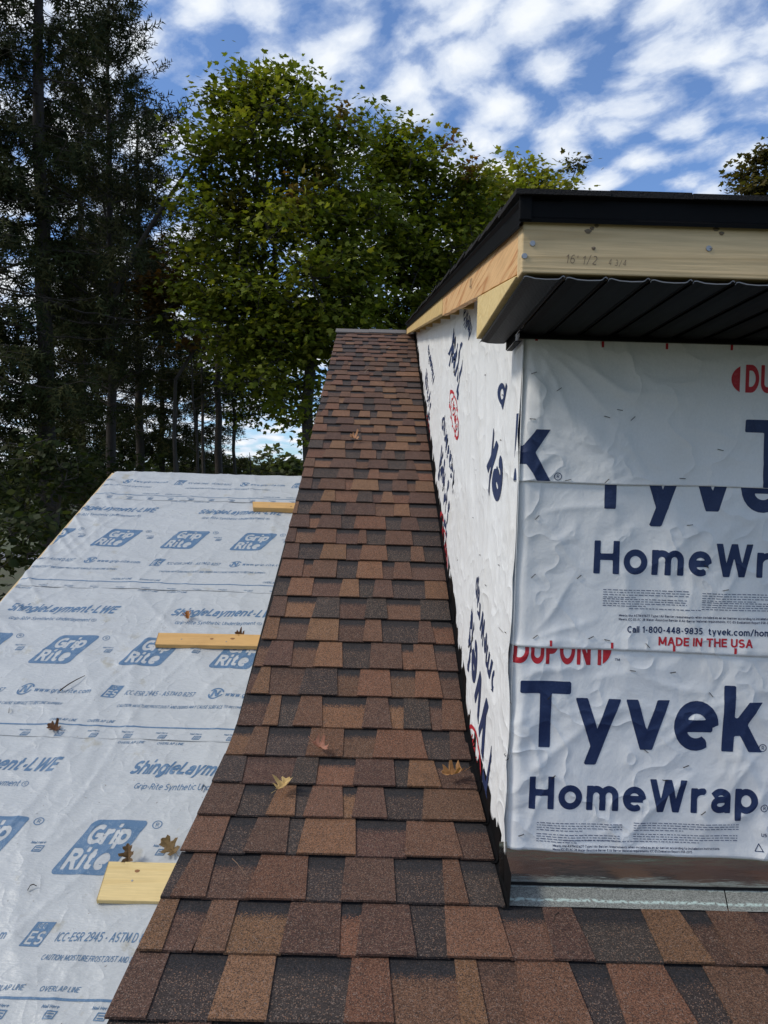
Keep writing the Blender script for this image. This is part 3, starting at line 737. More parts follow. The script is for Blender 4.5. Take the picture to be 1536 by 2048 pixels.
def logo_nail():
    v, f, w = text2d('Nail Here', .16, .12, 9, .25)
    v = v*.26; v[:, 1] += .78; out = [(v, f)]
    h = 1/16; xs = np.arange(-.2, 1.5, h); ys = np.arange(-.1, .75, h); PX, PY = np.meshgrid(xs, ys)
    QX = PX-.45-.35*PY
    d = np.abs(np.maximum(np.abs(QX-.4)-.40, np.abs(PY-.28)-.27))-.05
    g = np.minimum(np.abs(PY-.36)-.05, np.abs(PY-.16)-.05); g = np.maximum(g, np.abs(QX-.4)-.28)
    out.append(contour(np.minimum(d, g), xs[0], ys[0], h))
    return join2(out)
def join2(parts):
    vs, fs, n = [], [], 0
    for v, f in parts: vs.append(v); fs += [[i+n for i in q] for q in f]; n += len(v)
    return np.concatenate(vs), fs
def build_lower_roof():
    r = thing('house_wing', 'lower house wing whose roof is covered in printed grey underlayment sheets', 'house wing', (-1.2, 3.5, -.8))
    s_r = 5.369/CT; XA, XB = -2.03, -.375
    def pt(x, s, h): return (x, s*CT-h*ST, -K2+s*ST+h*CT)
    v = [pt(x, s, h) for x in (-2.0, XB) for s in (.7, s_r) for h in (-.02, -.005)]
    o = mk('roof_deck', v, BOXF, M_SHEATH, r)
    y, z = s_r*CT, -K2+s_r*ST
    mk('rear_slope', [(-2.02, y, z), (XB, y, z), (XB, y+4.6, z-2.13), (-2.02, y+4.6, z-2.13)], [(0, 1, 2, 3)], M_UNDER, r)
    pts = [(.9, GROUND), (.9, .9*TT-K2-.03), (y, z-.03), (y+4.3, z-2.0), (y+4.3, GROUND)]
    vv = [(-1.93, a, b) for a, b in pts]+[(-1.85, a, b) for a, b in pts]
    mk('gable_wall', vv, [(0, 1, 2, 3, 4), (9, 8, 7, 6, 5)]+[(i, (i+1) % 5, 5+(i+1) % 5, 5+i) for i in range(5)], M_SIDING, r)
    v, f = box(-2.035, -2.012, .6, 1, 0, 1)
    rb = [pt(x, s, h) for x in (-2.035, -2.008) for s in (.7, s_r) for h in (-.16, -.012)]
    mk('rake_board', rb, BOXF, M_FASCIA, r)
    GR, ES, NL, NH = logo_griprite(), logo_es(), logo_n(), logo_nail()
    tops = [s_r]+[e+.09 for e in S_EDGE[:4]]; lows = S_EDGE[:4]+[.72]
    PER = .854
    # px anchors read off each sheet: (Grip Rite logo left, LWE left, N mark left, ES left, caution left, overlap left, nail left)
    anc = [dict(n=(242, 966), es=(350, 966), ca=(370, 977), ov=(285, 989), nl=(210, 996)),
           dict(gr=(177, 1094), lw=(395, 1027), n=(163, 1127), es=(301, 1126), ca=(318, 1144), ov=(223, 1160), nl=(75, 1175), mid=(290, 1077)),
           dict(gr=(52, 1328), lw=(14, 1221), n=(30, 1383), es=(207, 1384), ca=(234, 1413), ov=(100, 1442), nl=(36, 1467), mid=(203, 1302)),
           dict(gr=(97, 1750), lw=(257, 1545), n=(352, 1862), es=(50, 1870), ca=(84, 1919), ov=(-30, 1978), nl=(80, 2030), mid=(58, 1698)), dict()]
    for i in range(5):
        lo, hi = lows[i], tops[i]; srf = under_surf(lo, hi)
        nx = 150 if i in (1, 2, 3) else 90; nq = 130 if i in (1, 2, 3) else 40
        sh = grid_sheet('underlayment_sheet', np.linspace(XA, XB, nx), np.linspace(lo, hi, nq), srf, .001, M_UNDER, r,
                        qfun=lambda P, t, lo=lo, hi=hi: lo+(hi-lo)*t+(1-t)**6*perlin(P*2.2, P*0+lo*3, 2)*.010)
        up = S_EDGE[i-1] if i else None
        keep = lambda p, q, lo=lo, hi=(up if up else hi): (p > -2.015) & (p < XB) & (q > lo+.003) & (q < hi)
        def put(name, vf, px, s, sx, sy=None, per=PER, cnt=3):
            for k in range(-cnt, cnt+1):
                X = px+per*k
                if X > -.40 or X+len_of(vf)*sx < -2.03: continue
                decal(name, vf[0], vf[1], ((X, s), (sx, 0), (0, sy or sx)), srf, .0019, M_BLUE, sh, keep)
        len_of = lambda vf: float(vf[0][:, 0].max())
        a = anc[i]
        if not a: continue
        base = up if up else lo+1.12
        if 'gr' in a:
            gx = under_x(*a['gr'])
            gs = under_s(*a['gr']); put('printed_logo', GR, gx, gs, .196, .222, .427, 6)
            RG = ring_r(16); put('registered_mark', RG, gx+.288, gs+.187, .036, .036, .427, 6)
            put('nail_mark', NH, under_x(*a['mid']), under_s(*a['mid'])-.015, .036, .040, .427, 6)
            v, f, w = text2d('ShingleLayment-LWE', .205, .05, 26, .34, width=7.6)
            put('printed_word', (v, f), under_x(*a['lw']), under_s(*a['lw'])-.010, .0735, .068)
            v, f, w = text2d('Grip-Rite Synthetic Underlayment', .135, .10, 14, .2, width=16.5)
            put('printed_line', (v, f), under_x(*a['lw'])+.045, under_s(*a['lw'])-.085, .0252, .030)
            put('registered_mark', ring_r(12), under_x(*a['lw'])+.045+.425, under_s(*a['lw'])-.085, .026, .026)
        nx_ = under_x(*a['n'])
        put('printed_logo', NL, nx_, under_s(*a['es'])-.040, .068, .078)
        v, f, w = text2d('www.grip-rite.com', .17, .13, 16, .22, width=13.6)
        put('printed_line', (v, f), nx_+.085, under_s(*a['es'])-.018, .0185, .029)
        ex = under_x(*a['es'])
        put('printed_logo', ES, ex, under_s(*a['es'])-.040, .062, .080)
        v, f, w = text2d('ICC-ESR 2945 - ASTM D 8257', .15, .10, 16, .25, width=13.2)
        put('printed_line', (v, f), ex+.100, under_s(*a['es'])-.022, .0235, .030)
        v, f, w = text2d('CAUTION: MOISTURE,FROST,DUST AND DEBRIS MAY CAUSE SURFACE TO BECOME SLIPPERY', .15, .12, 10, .25, width=37.5)
        put('printed_line', (v, f), under_x(*a['ca']), under_s(*a['ca'])-.009, .0163, .0185)
        v, f, w = text2d('OVERLAP LINE', .15, .12, 10, .25, width=7.0)
        put('printed_line', (v, f), under_x(*a['ov']), under_s(*a['ov'])-.008, .0163, .016)
        put('printed_line', (v, f), under_x(*a['ov'])+.160, under_s(*a['ov'])-.008, .0163, .016)
        if up: put('printed_line', (v, f), under_x(*a['ov'])+.055, base-.020, .0155, .013); put('printed_line', (v, f), under_x(*a['ov'])+.215, base-.020, .0155, .013)
        put('nail_mark', NH, under_x(*a['nl']), under_s(*a['nl'])-.016, .034, .036, .1423, 16)
        xs = np.linspace(-2.02, XB, 180); v = np.array([(x, y) for x in xs for y in (0, 1)]); f = [[2*k, 2*k+2, 2*k+3, 2*k+1] for k in range(len(xs)-1)]
        decal('printed_stripe', v, f, ((0, under_s(*a['ov'])-.032), (1, 0), (0, .0075)), srf, .0019, M_BLUE, sh, keep)
build_lower_roof()

# ------------------------------------------------------------------ the dormer
ZS = .334                                   # height of the soffit
YF = float(on_z(1042, 548, ZS)[1])          # face of the front fascia
XRK = float(on_y(1042, 545, YF)[0])         # face of the rake boards
RS = .197                                   # fall of the dormer roof
def rake_top(Y): return .412+RS*(Y-YF)
CORNER = .028
def wrap_disp(p, q, seed=0):
    w = perlin(p*2.5, q*2.5, 41+seed)*.30
    d = ridge((p*.8+q*.6+w)*4.3, (q*.8-p*.6)*2.0, 42+seed)**3*.0034
    d += ridge((p*.5-q*.85+w)*5.5, (q*.5+p*.85)*2.4, 43+seed)**3*.0030
    d += perlin(p*4.5, q*3.8, 44+seed)*.0030+perlin(p*13, q*12, 45+seed)*.0006
    for (a, b, c, e, wd_, amp) in CREASES:               # soft folds pulled between the staples
        L2 = (c-a)**2+(e-b)**2; t = ((p-a)*(c-a)+(q-b)*(e-b))/L2
        dist = ((p-a)*(e-b)-(q-b)*(c-a))/math.sqrt(L2)+.006*np.sin(t*5+a*40)
        d = d+amp*.8*np.exp(-np.abs(dist/wd_)*1.3)*np.clip(1-np.abs(t-.5)*2, 0, 1)**.6
    return d
def _creases():
    out = []
    for x0, y0, x1, y1, w, a in ((1068, 684, 1250, 850, .012, .006), (1066, 690, 1160, 860, .010, .005), (1072, 680, 1330, 830, .014, .005), (1062, 700, 1085, 900, .010, .005), (1210, 835, 1300, 950, .010, .004), (1180, 780, 1400, 800, .014, .004),
            (1350, 850, 1530, 900, .014, .004), (1110, 900, 1060, 960, .010, .004), (1060, 1035, 1250, 1000, .012, .004), (1075, 1040, 1180, 1150, .012, .004), (1330, 1000, 1440, 1120, .010, .004), (1160, 1150, 1060, 1270, .012, .005), (1055, 1290, 1200, 1230, .012, .004), (1500, 1080, 1420, 1250, .012, .004),
            (1265, 1340, 1420, 1400, .012, .004), (1040, 1360, 1150, 1330, .010, .005), (1035, 1410, 1100, 1600, .012, .005), (1300, 1500, 1500, 1380, .012, .004), (1400, 1540, 1230, 1690, .010, .005), (1110, 1550, 1040, 1680, .012, .005), (1180, 1620, 1260, 1700, .010, .004), (1420, 1620, 1536, 1500, .012, .004)):
        (a0, b0), (a1, b1) = fp(x0, y0), fp(x1, y1); out.append((a0, b0, a1, b1, w, a))
    return out
def fp(px, py): P = on_y(px, py, YW-.006); return float(P[0]), float(P[2])      # photograph pixel -> front wall
CREASES = _creases()
def front_surf(lo, hi, seed=0, vertical_tuck=True):
    """sheet on the front wall that turns round the corner onto the side wall"""
    def surf(p, q, off):
        p = np.asarray(p, float); q = np.asarray(q, float)
        t = np.clip((q-lo)/(hi-lo), 0, 1)
        lip = .0030*(1-t)+.0030*np.exp(-np.abs(q-lo)/.012)*(.6+1.5*perlin(p*5, q*0+seed, 7))
        d = wrap_disp(p, q, 0)+lip+off
        c0 = XR+CORNER; L = CORNER*math.pi/2
        a = np.clip((c0-p)/L, 0, 1)*math.pi/2                      # 0 on the front, pi/2 on the side
        over = np.maximum(c0-L-p, 0)
        fx = np.where(p >= c0, p, c0-CORNER*np.sin(a)); fy = np.where(p >= c0, YW, YW+CORNER*(1-np.cos(a))+over)
        nx, ny = -np.sin(a), -np.cos(a)
        d = d*np.where(over > 0, np.clip(1-over/.02, .22, 1), 1)
        d = d+.004*np.exp(-((p-XR-.01)/.02)**2)*(.8+perlin(q*6, q*0, 9)*1.2)
        return np.stack([fx+nx*d, fy+ny*d, q], -1)
    return surf
def side_disp(Y, z):
    w = perlin(Y*1.4, z*1.2, 51)*.25
    d = ridge((z*.35+Y*.5+w)*6.0, (z-.5*Y)*1.1, 52)**3*.0055
    d += ridge((Y+.25*z+w)*7.5, z*1.4, 53)**3*.0050
    d += perlin(Y*3.2, z*1.6, 54)*.0055+perlin(Y*11, z*6, 55)*.0014
    return d
def side_surf(Y, z, off):
    Y = np.asarray(Y, float); z = np.asarray(z, float)
    damp = np.clip((z-roof_z(Y))/.14, .22, 1)
    return np.stack([XR-.001-off-side_disp(Y, z)*damp, Y, z], -1)
def fp(px, py): P = on_y(px, py, YW-.006); return float(P[0]), float(P[2])      # photograph pixel -> front wall
def sp(px, py): P = on_x(px, py, XR-.004); return float(P[1]), float(P[2])      # photograph pixel -> side wall
STAPLE = None
def staple(parent, P, ang, plane):
    global STAPLE
    if STAPLE is None:
        v, f = join([box(-.006, .006, -.0012, 0, -.0006, .0006), box(-.006, -.005, 0, .002, -.0005, .0005), box(.005, .006, 0, .002, -.0005, .0005)])
        STAPLE = bpy.data.meshes.new('staple'); STAPLE.from_pydata(np.asarray(v).tolist(), [], f); STAPLE.materials.append(M_STAPLE)
    o = link('staple', STAPLE, None, parent)
    o.location = P; o.rotation_euler = (0, ang, 0) if plane == 'front' else (ang, 0, math.radians(-90))
def build_wraps(d):
    # side wall: one sheet laid on the slant
    nY, nq = 150, 90
    ys = 1.50+(7.0-1.50)*np.linspace(0, 1, nY)**1.6
    gap = lambda Y: .030*np.exp(-(Y-1.5)/.5)+.010+.0012*perlin(Y*6, Y*0, 4)
    lo = lambda Y: roof_z(Y)+gap(Y)
    hi = lambda Y: np.maximum(rake_top(Y)-.012, lo(Y)+.005)
    side = grid_sheet('house_wrap', ys, np.linspace(0, 1, nq), side_surf, .001, M_WRAP, d, qfun=lambda P, t: lo(P)*(1-t)+hi(P)*t)
    # front wall: three courses, each lapping the one below
    ztop, z1, z2, z3 = .335, fp(1100, 966)[1], fp(1060, 1292)[1], fp(1040, 1700)[1]
    xe = 1.72
    ps = np.concatenate([XR-.01-.19*(1-np.linspace(0, 1, 26)), XR-.01+np.linspace(.003, .035, 12), np.linspace(XR+.034, .84, 118), np.linspace(.85, xe, 60)])
    ps = np.unique(np.round(ps, 5))
    def course(z_lo, z_hi, xl_lo, xl_hi, seed, dip):
        srf = front_surf(z_lo, z_hi, seed)
        sub = ps[ps >= min(xl_lo, xl_hi)-.02]
        bot = lambda P: z_lo+dip(P)
        lim = lambda P: P
        o = grid_sheet('house_wrap', sub, np.linspace(0, 1, 84), srf, .001, M_WRAP, d, qfun=lambda P, t: bot(P)*(1-t)+z_hi*t)
        return o, srf, bot
    lowest, s3, b3 = course(z3, z2+.05, XR-.14, XR-.14, 1, lambda P: .0015*perlin(P*7, P*0, 1)-.012*np.clip((P-.4)/.6, 0, 1)+.010*np.clip((XR-P)/.03, 0, 1))
    middle, s2, b2 = course(z2, z1+.05, XR-.15, XR-.15, 2, lambda P: .003*perlin(P*4, P*0, 2)-.010*np.clip((P-.3)/.5, 0, 1))
    upper, s1, b1 = course(z1, ztop, XR-.058, XR-.058, 3, lambda P: .003*perlin(P*5, P*0, 3)+.001)
    for o, lift in ((middle, .002), (upper, .004)): pass
    ink = .0016
    U = (1, 0, 0, 1)
    def word(name, txt, parent, srf, p, z, size, w=.15, gap=.10, res=26, width=None, m=M_NAVY, keep=None, shear=0):
        v, f, tw = text2d(txt, w, gap, res, shear, width=width/size if width else None)
        return decal(name, v, f, ((p, z), (size, 0), (0, size)), srf, ink, m, parent, keep)
    def para(parent, srf, p, z, width, lines, lh=.0052, keep=None, seed=0, m=M_GREY_INK):
        rg = random.Random(seed); v, f = [], []
        for k in range(lines):
            x = 0; end = width*(1 if k < lines-1 else rg.uniform(.35, .8))
            while x < end:
                L = min(rg.uniform(.003, .012), end-x); n = max(1, int(L/.006)); b = len(v)
                for i in range(n+1):
                    for y in (0, .0018): v.append((x+L*i/n, -k*lh+y))
                f += [[b+2*i, b+2*i+2, b+2*i+3, b+2*i+1] for i in range(n)]
                x += L+.0024
        decal('small_print', np.array(v), f, ((p, z), (1, 0), (0, 1)), srf, ink, m, parent, keep)
    def marks(parent, srf, pts, w=.0052, h=.0125):
        for px, py in pts:
            x, z = fp(px, py); g = np.linspace(0, 1, 3)
            v = np.array([(a*w, b*h) for a in g for b in g]); f = [[3*i+j, 3*i+3+j, 3*i+4+j, 3*i+1+j] for i in range(2) for j in range(2)]
            decal('nailing_mark', v, f, ((x-w/2, z-h/2), (1, 0), (0, 1)), srf, ink, M_RED, parent)
    def ringR(parent, srf, px, py, size, keep=None):
        v, f = ring_r(26); x, z = fp(px, py)
        decal('registered_mark', v, f, ((x-size/2, z-size/2), (size, 0), (0, size)), srf, ink, M_NAVY, parent, keep)
    CAP, CAPH = .1430, .0705                 # heights of the two big lines of print
    TW = fp(1515, 1502)[0]-fp(1035, 1362)[0]; HWW = fp(1516, 1600)[0]-fp(1057, 1617)[0]
    # -- lowest sheet
    x0, z0 = fp(1035, 1494)[0], fp(1063, 1494)[1]
    above = lambda b: (lambda p, q: q > b(p)+.0006)
    below = lambda lo, hi: (lambda p, q: (q > lo(p)+.0006) & (q < hi(p)-.0002))
    k3 = above(b3)
    word('printed_word', 'Tyvek', lowest, s3, x0+.004, z0, CAP, .188, .088, 40, TW, keep=k3)
    word('printed_word', 'HomeWrap', lowest, s3, fp(1057, 1617)[0], fp(1057, 1617)[1], CAPH, .198, .142, 34, HWW, keep=k3)
    ringR(lowest, s3, 1527, 1497, .0165); ringR(lowest, s3, 1529, 1617, .0165)
    v, f, w = text2d('DUPONT', .21, .11, 30, width=3.25); sz = .060
    decal('printed_word', v, f, ((fp(1030, 1325)[0], fp(1050, 1325)[1]-.002), (sz, 0), (0, sz)), s3, ink, M_RED, lowest)
    v, f = contour_lens(); decal('printed_emblem', v, f, ((fp(1206, 1322)[0], fp(1206, 1322)[1]-.004), (.018, 0), (0, .062)), s3, ink, M_RED, lowest)
    word('printed_line', 'TM', lowest, s3, fp(1230, 1322)[0], fp(1230, 1322)[1], .0055, .18, .14, 12)
    for px, seed in ((1074, 1), (1267, 2)):
        x, z = fp(px, 1646); para(lowest, s3, x, z, .183 if seed == 1 else .228, 4, seed=seed, keep=k3); para(lowest, s3, x, z-.0245, .178 if seed == 1 else .226, 4, seed=seed+5, keep=k3)
    x, z = fp(1125, 1680); para(lowest, s3, x, z, .33, 1, seed=3, keep=k3)
    zz = fp(1105, 1691)[1]; xx = fp(1105, 1691)[0]
    word('printed_line', 'Meets the ASTM E1677 Type I Air Barrier requirements when installed as an air barrier according to installation instructions', lowest, s3, xx, zz-.001, .0050, .17, .13, 12, .36, keep=k3)
    word('printed_line', 'Meets ICC-ES AC-38 Water-Resistive Barrier & Air Barrier Material requirements. ICC-ES Evaluation Report ESR-2375', lowest, s3, xx, zz-.0085, .0050, .17, .13, 12, .30, keep=k3)
    word('printed_line', 'US', lowest, s3, fp(1523, 1674)[0], fp(1523, 1674)[1], .0075, .16, .12, 14); word('printed_line', 'Patents', lowest, s3, fp(1543, 1674)[0], fp(1543, 1674)[1], .0075, .16, .12, 14)
    # recycling triangle
    tri = np.array([(0, 0), (1, 0), (.42, .95)]); h = 1/24; g = np.arange(-.25, 1.25, h); PX, PY = np.meshgrid(g, g); dd = np.full(PX.shape, -9.0)
    for i in range(3):
        a, b = tri[i], tri[(i+1) % 3]; n = np.array([b[1]-a[1], -(b[0]-a[0])]); n /= np.linalg.norm(n); dd = np.maximum(dd, (PX-a[0])*n[0]+(PY-a[1])*n[1])
    v, f = contour(np.abs(dd+.02)-.045, g[0], g[0], h); x, z = fp(1510, 1703)
    decal('printed_emblem', v, f, ((x, z), (.018, 0), (0, .018)), s3, ink, M_NAVY, lowest, k3)
    # -- middle sheet
    k2 = above(b2)
    hx, hz = fp(1187, 1147); tx = hx-(fp(1057, 1617)[0]-x0)
    word('printed_word', 'Tyvek', middle, s2, tx+.004, fp(1198, 1016)[1]-.001, CAP, .188, .088, 40, TW, keep=k2)
    word('printed_word', 'HomeWrap', middle, s2, hx, hz, CAPH, .198, .142, 34, HWW, keep=k2)
    for px, seed in ((1207, 11), (1405, 12)):
        x, z = fp(px, 1180 if seed == 11 else 1188); para(middle, s2, x, z, .183 if seed == 11 else .228, 4, seed=seed); para(middle, s2, x, z-.0195, .178 if seed == 11 else .226, 4, .0048, seed=seed+5)
    x, z = fp(1258, 1218); para(middle, s2, x, z, .33, 1, seed=13)
    x, z = fp(1238, 1233)
    word('printed_line', 'Meets the ASTM E1677 Type I Air Barrier requirements when installed as an air barrier according to installation instructions', middle, s2, x, z, .0052, .17, .13, 12, .36)
    word('printed_line', 'Meets ICC-ES AC-38 Water-Resistive Barrier & Air Barrier Material requirements. ICC-ES Evaluation Report ESR-2375', middle, s2, x, z-.0082, .0052, .17, .13, 12, .33)
    x, z = fp(1254, 1265); word('printed_line', 'Call 1-800-448-9835', middle, s2, x, z, .0142, .19, .11, 22, .160)
    x, z = fp(1416, 1270); word('printed_line', 'tyvek.com/homewrap', middle, s2, x, z, .0142, .19, .11, 22, .185)
    x, z = fp(1317, 1290); word('printed_line', 'MADE IN THE USA', middle, s2, x, z-.001, .0185, .21, .10, 22, .200, M_RED, k2)
    marks(middle, s2, ((1101, 1286), (1224, 1291), (1348, 1297), (1470, 1302)))
    # -- upper sheet: the k turns the corner, the e lies on the side wall
    k1 = above(b1)
    bz = z1+.004
    kr = fp(1099, 960)[0]
    word('printed_word', 'Tyvek', upper, s1, kr-TW+.000, bz, CAP, .188, .088, 40, TW, keep=lambda p, q: (q > b1(p)+.0006) & (p > XR-.074))
    ringR(upper, s1, 1116, 953, .0165)
    nx_ = fp(1491, 832)[0]
    word('printed_word', 'Tyvek', upper, s1, nx_, fp(1491, 975)[1]+.000, CAP, .188, .088, 40, TW, keep=k1)
    v, f, w = text2d('DUPONT', .21, .11, 30, width=3.25); x, z = fp(1491, 785)
    decal('printed_word', v, f, ((x, z), (sz*.98, 0), (0, sz*.98)), s1, ink, M_RED, upper)
    v, f = contour_lens(); x, z = fp(1480, 782); decal('printed_emblem', v*np.array([-1, 1]), f, ((x, z), (.018, 0), (0, .050)), s1, ink, M_RED, upper)
    marks(upper, s1, ((1074, 675), (1207, 688), (1335, 692), (1465, 694)))
    # -- slanted print on the side sheet
    def slant(p0, p1, p2, txt, w, gap, m=M_NAVY, keep=None, res=30, ring=False):
        """a word on the slanted sheet, given by the ends of its baseline and the head of its first letter"""
        (Ya, za), (Ye, ze), (Yt, zt_) = sp(*p0), sp(*p1), sp(*p2)
        v, f, tw = text2d(txt, w, gap, res)
        place = ((Ya, za), ((Ye-Ya)/tw, (ze-za)/tw), (Yt-Ya, zt_-za))
        inside = lambda p, q: (q > lo(p)+.004) & (q < hi(p)-.004) & (p > YW+.075) & (keep is None or keep(p, q))
        decal('printed_word', v, f, place, side_surf, .0022, m, side, inside)
        if ring:
            h = 1/24; xs = np.arange(-1.4, tw+1.4, h); yy = np.arange(-.9, 1.9, h); PX, PY = np.meshgrid(xs, yy)
            e = np.abs((np.hypot((PX-tw/2)/(tw/2+1.1), (PY-.5)/1.15)-1))-.075
            v, f = contour(e, xs[0], yy[0], h); decal('printed_emblem', v, f, place, side_surf, .0022, m, side, inside)
    TY, HW = (.205, .085), (.19, .155)
    slant((989.7, 1542), (943.3, 1212.4), (973.8, 1637), 'Tyvek', *TY)
    slant((1000.2, 1400.4), (953.8, 1146.5), (992.4, 1446.8), 'HomeWrap', *HW, keep=lambda p, q: p > 1.72)
    slant((902.6, 1019.5), (884, 889.2), (894, 1078), 'Tyvek', *TY)
    slant((911.6, 954.3), (886.2, 829.7), (907.1, 989), 'HomeWrap', *HW)
    slant((930, 727.6), (906.4, 655.7), (916.5, 801.7), 'Tyvek', *TY)
    slant((945.3, 653.5), (932, 606), (938.5, 686), 'HomeWrap', *HW)
    slant((863.8, 815), (853.7, 736.5), (858.6, 843), 'Tyvek', *TY)
    slant((869.4, 752.3), (857.7, 688.3), (866.7, 770.2), 'HomeWrap', *HW)
    slant((1006.4, 938.6), (986.2, 855.5), (990.6, 1044), 'ek', *TY)
    slant((1009.7, 783.7), (999.6, 756.8), (999.6, 830.9), 'p', *HW)
    for tri_ in (((917, 853.3), (904.9, 790.4), (912.5, 866.8)), ((893.2, 1119.6), (884, 1036.6), (889.6, 1136.7)), ((858.6, 874.6), (853.7, 835.3), (856.6, 881.4)), ((957.8, 1543.9), (945.1, 1462.6), (948.9, 1560))):
        slant(*tri_, 'DUPONT', .21, .11, M_RED, ring=True)
    # staples
    for px, py in ((1069, 746), (1118, 779), (1214, 834), (1266, 837), (1066, 838), (1136, 960), (1212, 962), (1365, 957), (1075, 1035), (1380, 1050), (1067, 1152), (1159, 1154), (1500, 1090), (1413, 1133), (1070, 1273), (1182, 1275), (1214, 1280), (1295, 1291), (1265, 1341), (1346, 1345), (1423, 1390), (1099, 1395), (1292, 1502), (1372, 1533), (1106, 1554), (1405, 1625), (1042, 1670), (1025, 1410), (1022, 1522), (1240, 820), (1440, 900), (1450, 1180), (1330, 1560)):
        x, z = fp(px, py); par, srf = (upper, s1) if z > z1 else (middle, s2) if z > z2 else (lowest, s3)
        P = srf(np.array([x]), np.array([z]), .0024)[0]; staple(par, P, random.uniform(-.9, .9), 'front')
    for px, py in ((1002, 790), (999, 880), (946, 1035), (960, 1110), (975, 1170), (1012, 1265), (952, 940), (1000, 1130), (985, 1380), (1012, 1510), (915, 1120), (972, 750)):
        Y, z = sp(px, py); P = side_surf(np.array([Y]), np.array([z]), .003)[0]; staple(side, P, random.uniform(-.9, .9), 'side')
def contour_lens():
    """the rounded bracket that closes an oval emblem: unit height"""
    if 'lens' not in _gc:
        h = 1/30; xs = np.arange(-.2, 1.3, h); PX, PY = np.meshgrid(xs, xs)
        d = np.maximum(np.hypot((PX+1.0)/1, (PY-.5)*3.2)-2.0, -(PX-.0))*.5
        _gc['lens'] = contour(d, xs[0], xs[0], h)
    return _gc['lens']
def build_dormer():
    d = thing('dormer', 'shed dormer under construction, white printed house wrap under bare wood fascia and black roof edge', 'dormer', (.29, YW, roof_z(YW)))
    xe = 1.75
    # framed core behind the wrap
    pts = [(YW+.02, roof_z(YW)-.02), (YW+.02, rake_top(YW+.02)-.007), (6.9, rake_top(6.9)-.007), (6.9, rake_top(6.9)-.06)]
    v = [(XR+.012, a, b) for a, b in pts]+[(xe, a, b) for a, b in pts]
    mk('wall_sheathing', v, [(3, 2, 1, 0), (4, 5, 6, 7)]+[(i, (i+1) % 4, 4+(i+1) % 4, 4+i) for i in range(4)], M_SHEATH, d)
    build_wraps(d)
    # foil tape along the foot of the front wall, with a dark gap under it
    xs = np.linspace(.276, xe, 60); zt, zb = fp(1040, 1700)[1]+.012, fp(1100, 1766)[1]
    v = []
    for z, o in ((zt, -.0050), ((zt+zb)/2+.01, -.0010), (zb+.006, .0045), (zb, .0040)):
        for x in xs: v.append((x, YW-o-.0016*perlin(x*9, z*20, 3)-.0009*perlin(x*30, z*50, 4), z+(.0012*perlin(x*5, 0, 8) if z < zb+.001 else 0)))
    n = len(xs); f = [(j*n+i, j*n+i+1, j*n+n+i+1, j*n+n+i) for j in range(3) for i in range(n-1)]
    mk('foil_tape', v, f, M_FOIL, d, smooth=True)
    v, f = box(.290, xe, YW+.002, YW+.012, roof_z(YW)-.01, zb+.004); mk('base_gap', v, f, M_DARKSH, d)
    # front fascia
    zfb, zft = float(on_y(1042, 545, YF)[2]), float(on_y(1048, 440, YF)[2])+.012
    v, f = box(XRK+.0005, xe, YF, YF+.038, zfb, zft); fas = bevel(mk('fascia_board', v, f, M_FASCIA, d), .0022)
    for px, py in ((1065, 487), (1049, 512), (1417, 497)):
        P = on_y(px, py, YF); bolt = [(P[0]+.0042*math.cos(a), YF-.0016, P[2]+.0042*math.sin(a)) for a in np.linspace(0, 2*math.pi, 10, endpoint=False)]
        ring = [(P[0]+.0046*math.cos(a), YF+.001, P[2]+.0046*math.sin(a)) for a in np.linspace(0, 2*math.pi, 10, endpoint=False)]
        mk('nail_head', bolt+ring, [tuple(range(9, -1, -1))]+[(i, (i+1) % 10, 10+(i+1) % 10, 10+i) for i in range(10)], M_STEEL, fas)
    for px, py, rx, rz in ((1176, 463, .0055, .0035), (1184, 457, .0035, .003), (1193, 452, .0035, .0025), (1187, 497, .0032, .0028), (1432, 459, .005, .003), (1443, 467, .004, .003), (1420, 498, .0035, .003)):
        P = on_y(px, py, YF); k = [(P[0]+rx*math.cos(a)*(1+.2*math.sin(3*a)), YF-.0006, P[2]+rz*math.sin(a)) for a in np.linspace(0, 2*math.pi, 12, endpoint=False)]
        mk('splinter_knot', k+[(P[0], YF-.0022, P[2])], [(i, 12, (i+1) % 12) for i in range(12)], M_PENCIL, fas)
    flat_f = lambda p, q, off: np.stack([np.asarray(p), np.full(len(p), YF-off), np.asarray(q)], -1)
    for txt, px, py, sz in (("16' 1/2", 1130, 527, .0135), ('4 3/4', 1216, 531, .0095)):
        v, t, w = text2d(txt, .085, .30, 24, .18); P = on_y(px, py, YF); v[:, 1] += .06*np.sin(v[:, 0]*2.1)
        decal('pencil_writing', v, t, ((P[0], P[2]), (sz*.8, -.02*sz), (0, sz)), flat_f, .0006, M_PENCIL, fas)
    # rake boards on the left edge: end of the fascia, an orange piece, a long pale piece
    def rake_piece(name, y0, y1, b0, b1, m, x=0.0, ups=0.0, n=14, wob=0):
        v = []
        for Y in np.linspace(y0, y1, n):
            zb_ = rake_top(Y)-(b0+(b1-b0)*(Y-y0)/(y1-y0))-wob*perlin(Y*7, 0, 6); zt_ = rake_top(Y)+ups
            for xx in (XRK+x, XRK+x+.019):
                v += [(xx, Y, zb_), (xx, Y, zt_)]
        f = [(0, 1, 3, 2)]+[(4*(n-1), 4*(n-1)+2, 4*(n-1)+3, 4*(n-1)+1)]
        for i in range(n-1):
            a, b = 4*i, 4*i+4; f += [(a, b, b+1, a+1), (a+2, a+3, b+3, b+2), (a, a+2, b+2, b), (a+1, b+1, b+3, a+3)]
        return mk(name, v, f, m, d)
    Yj = float(on_x(885, 610, XRK)[1])
    ply = rake_piece('rake_board', YF+.0385, Yj, .074, .074, M_PLY, .001, wob=.004, n=30)
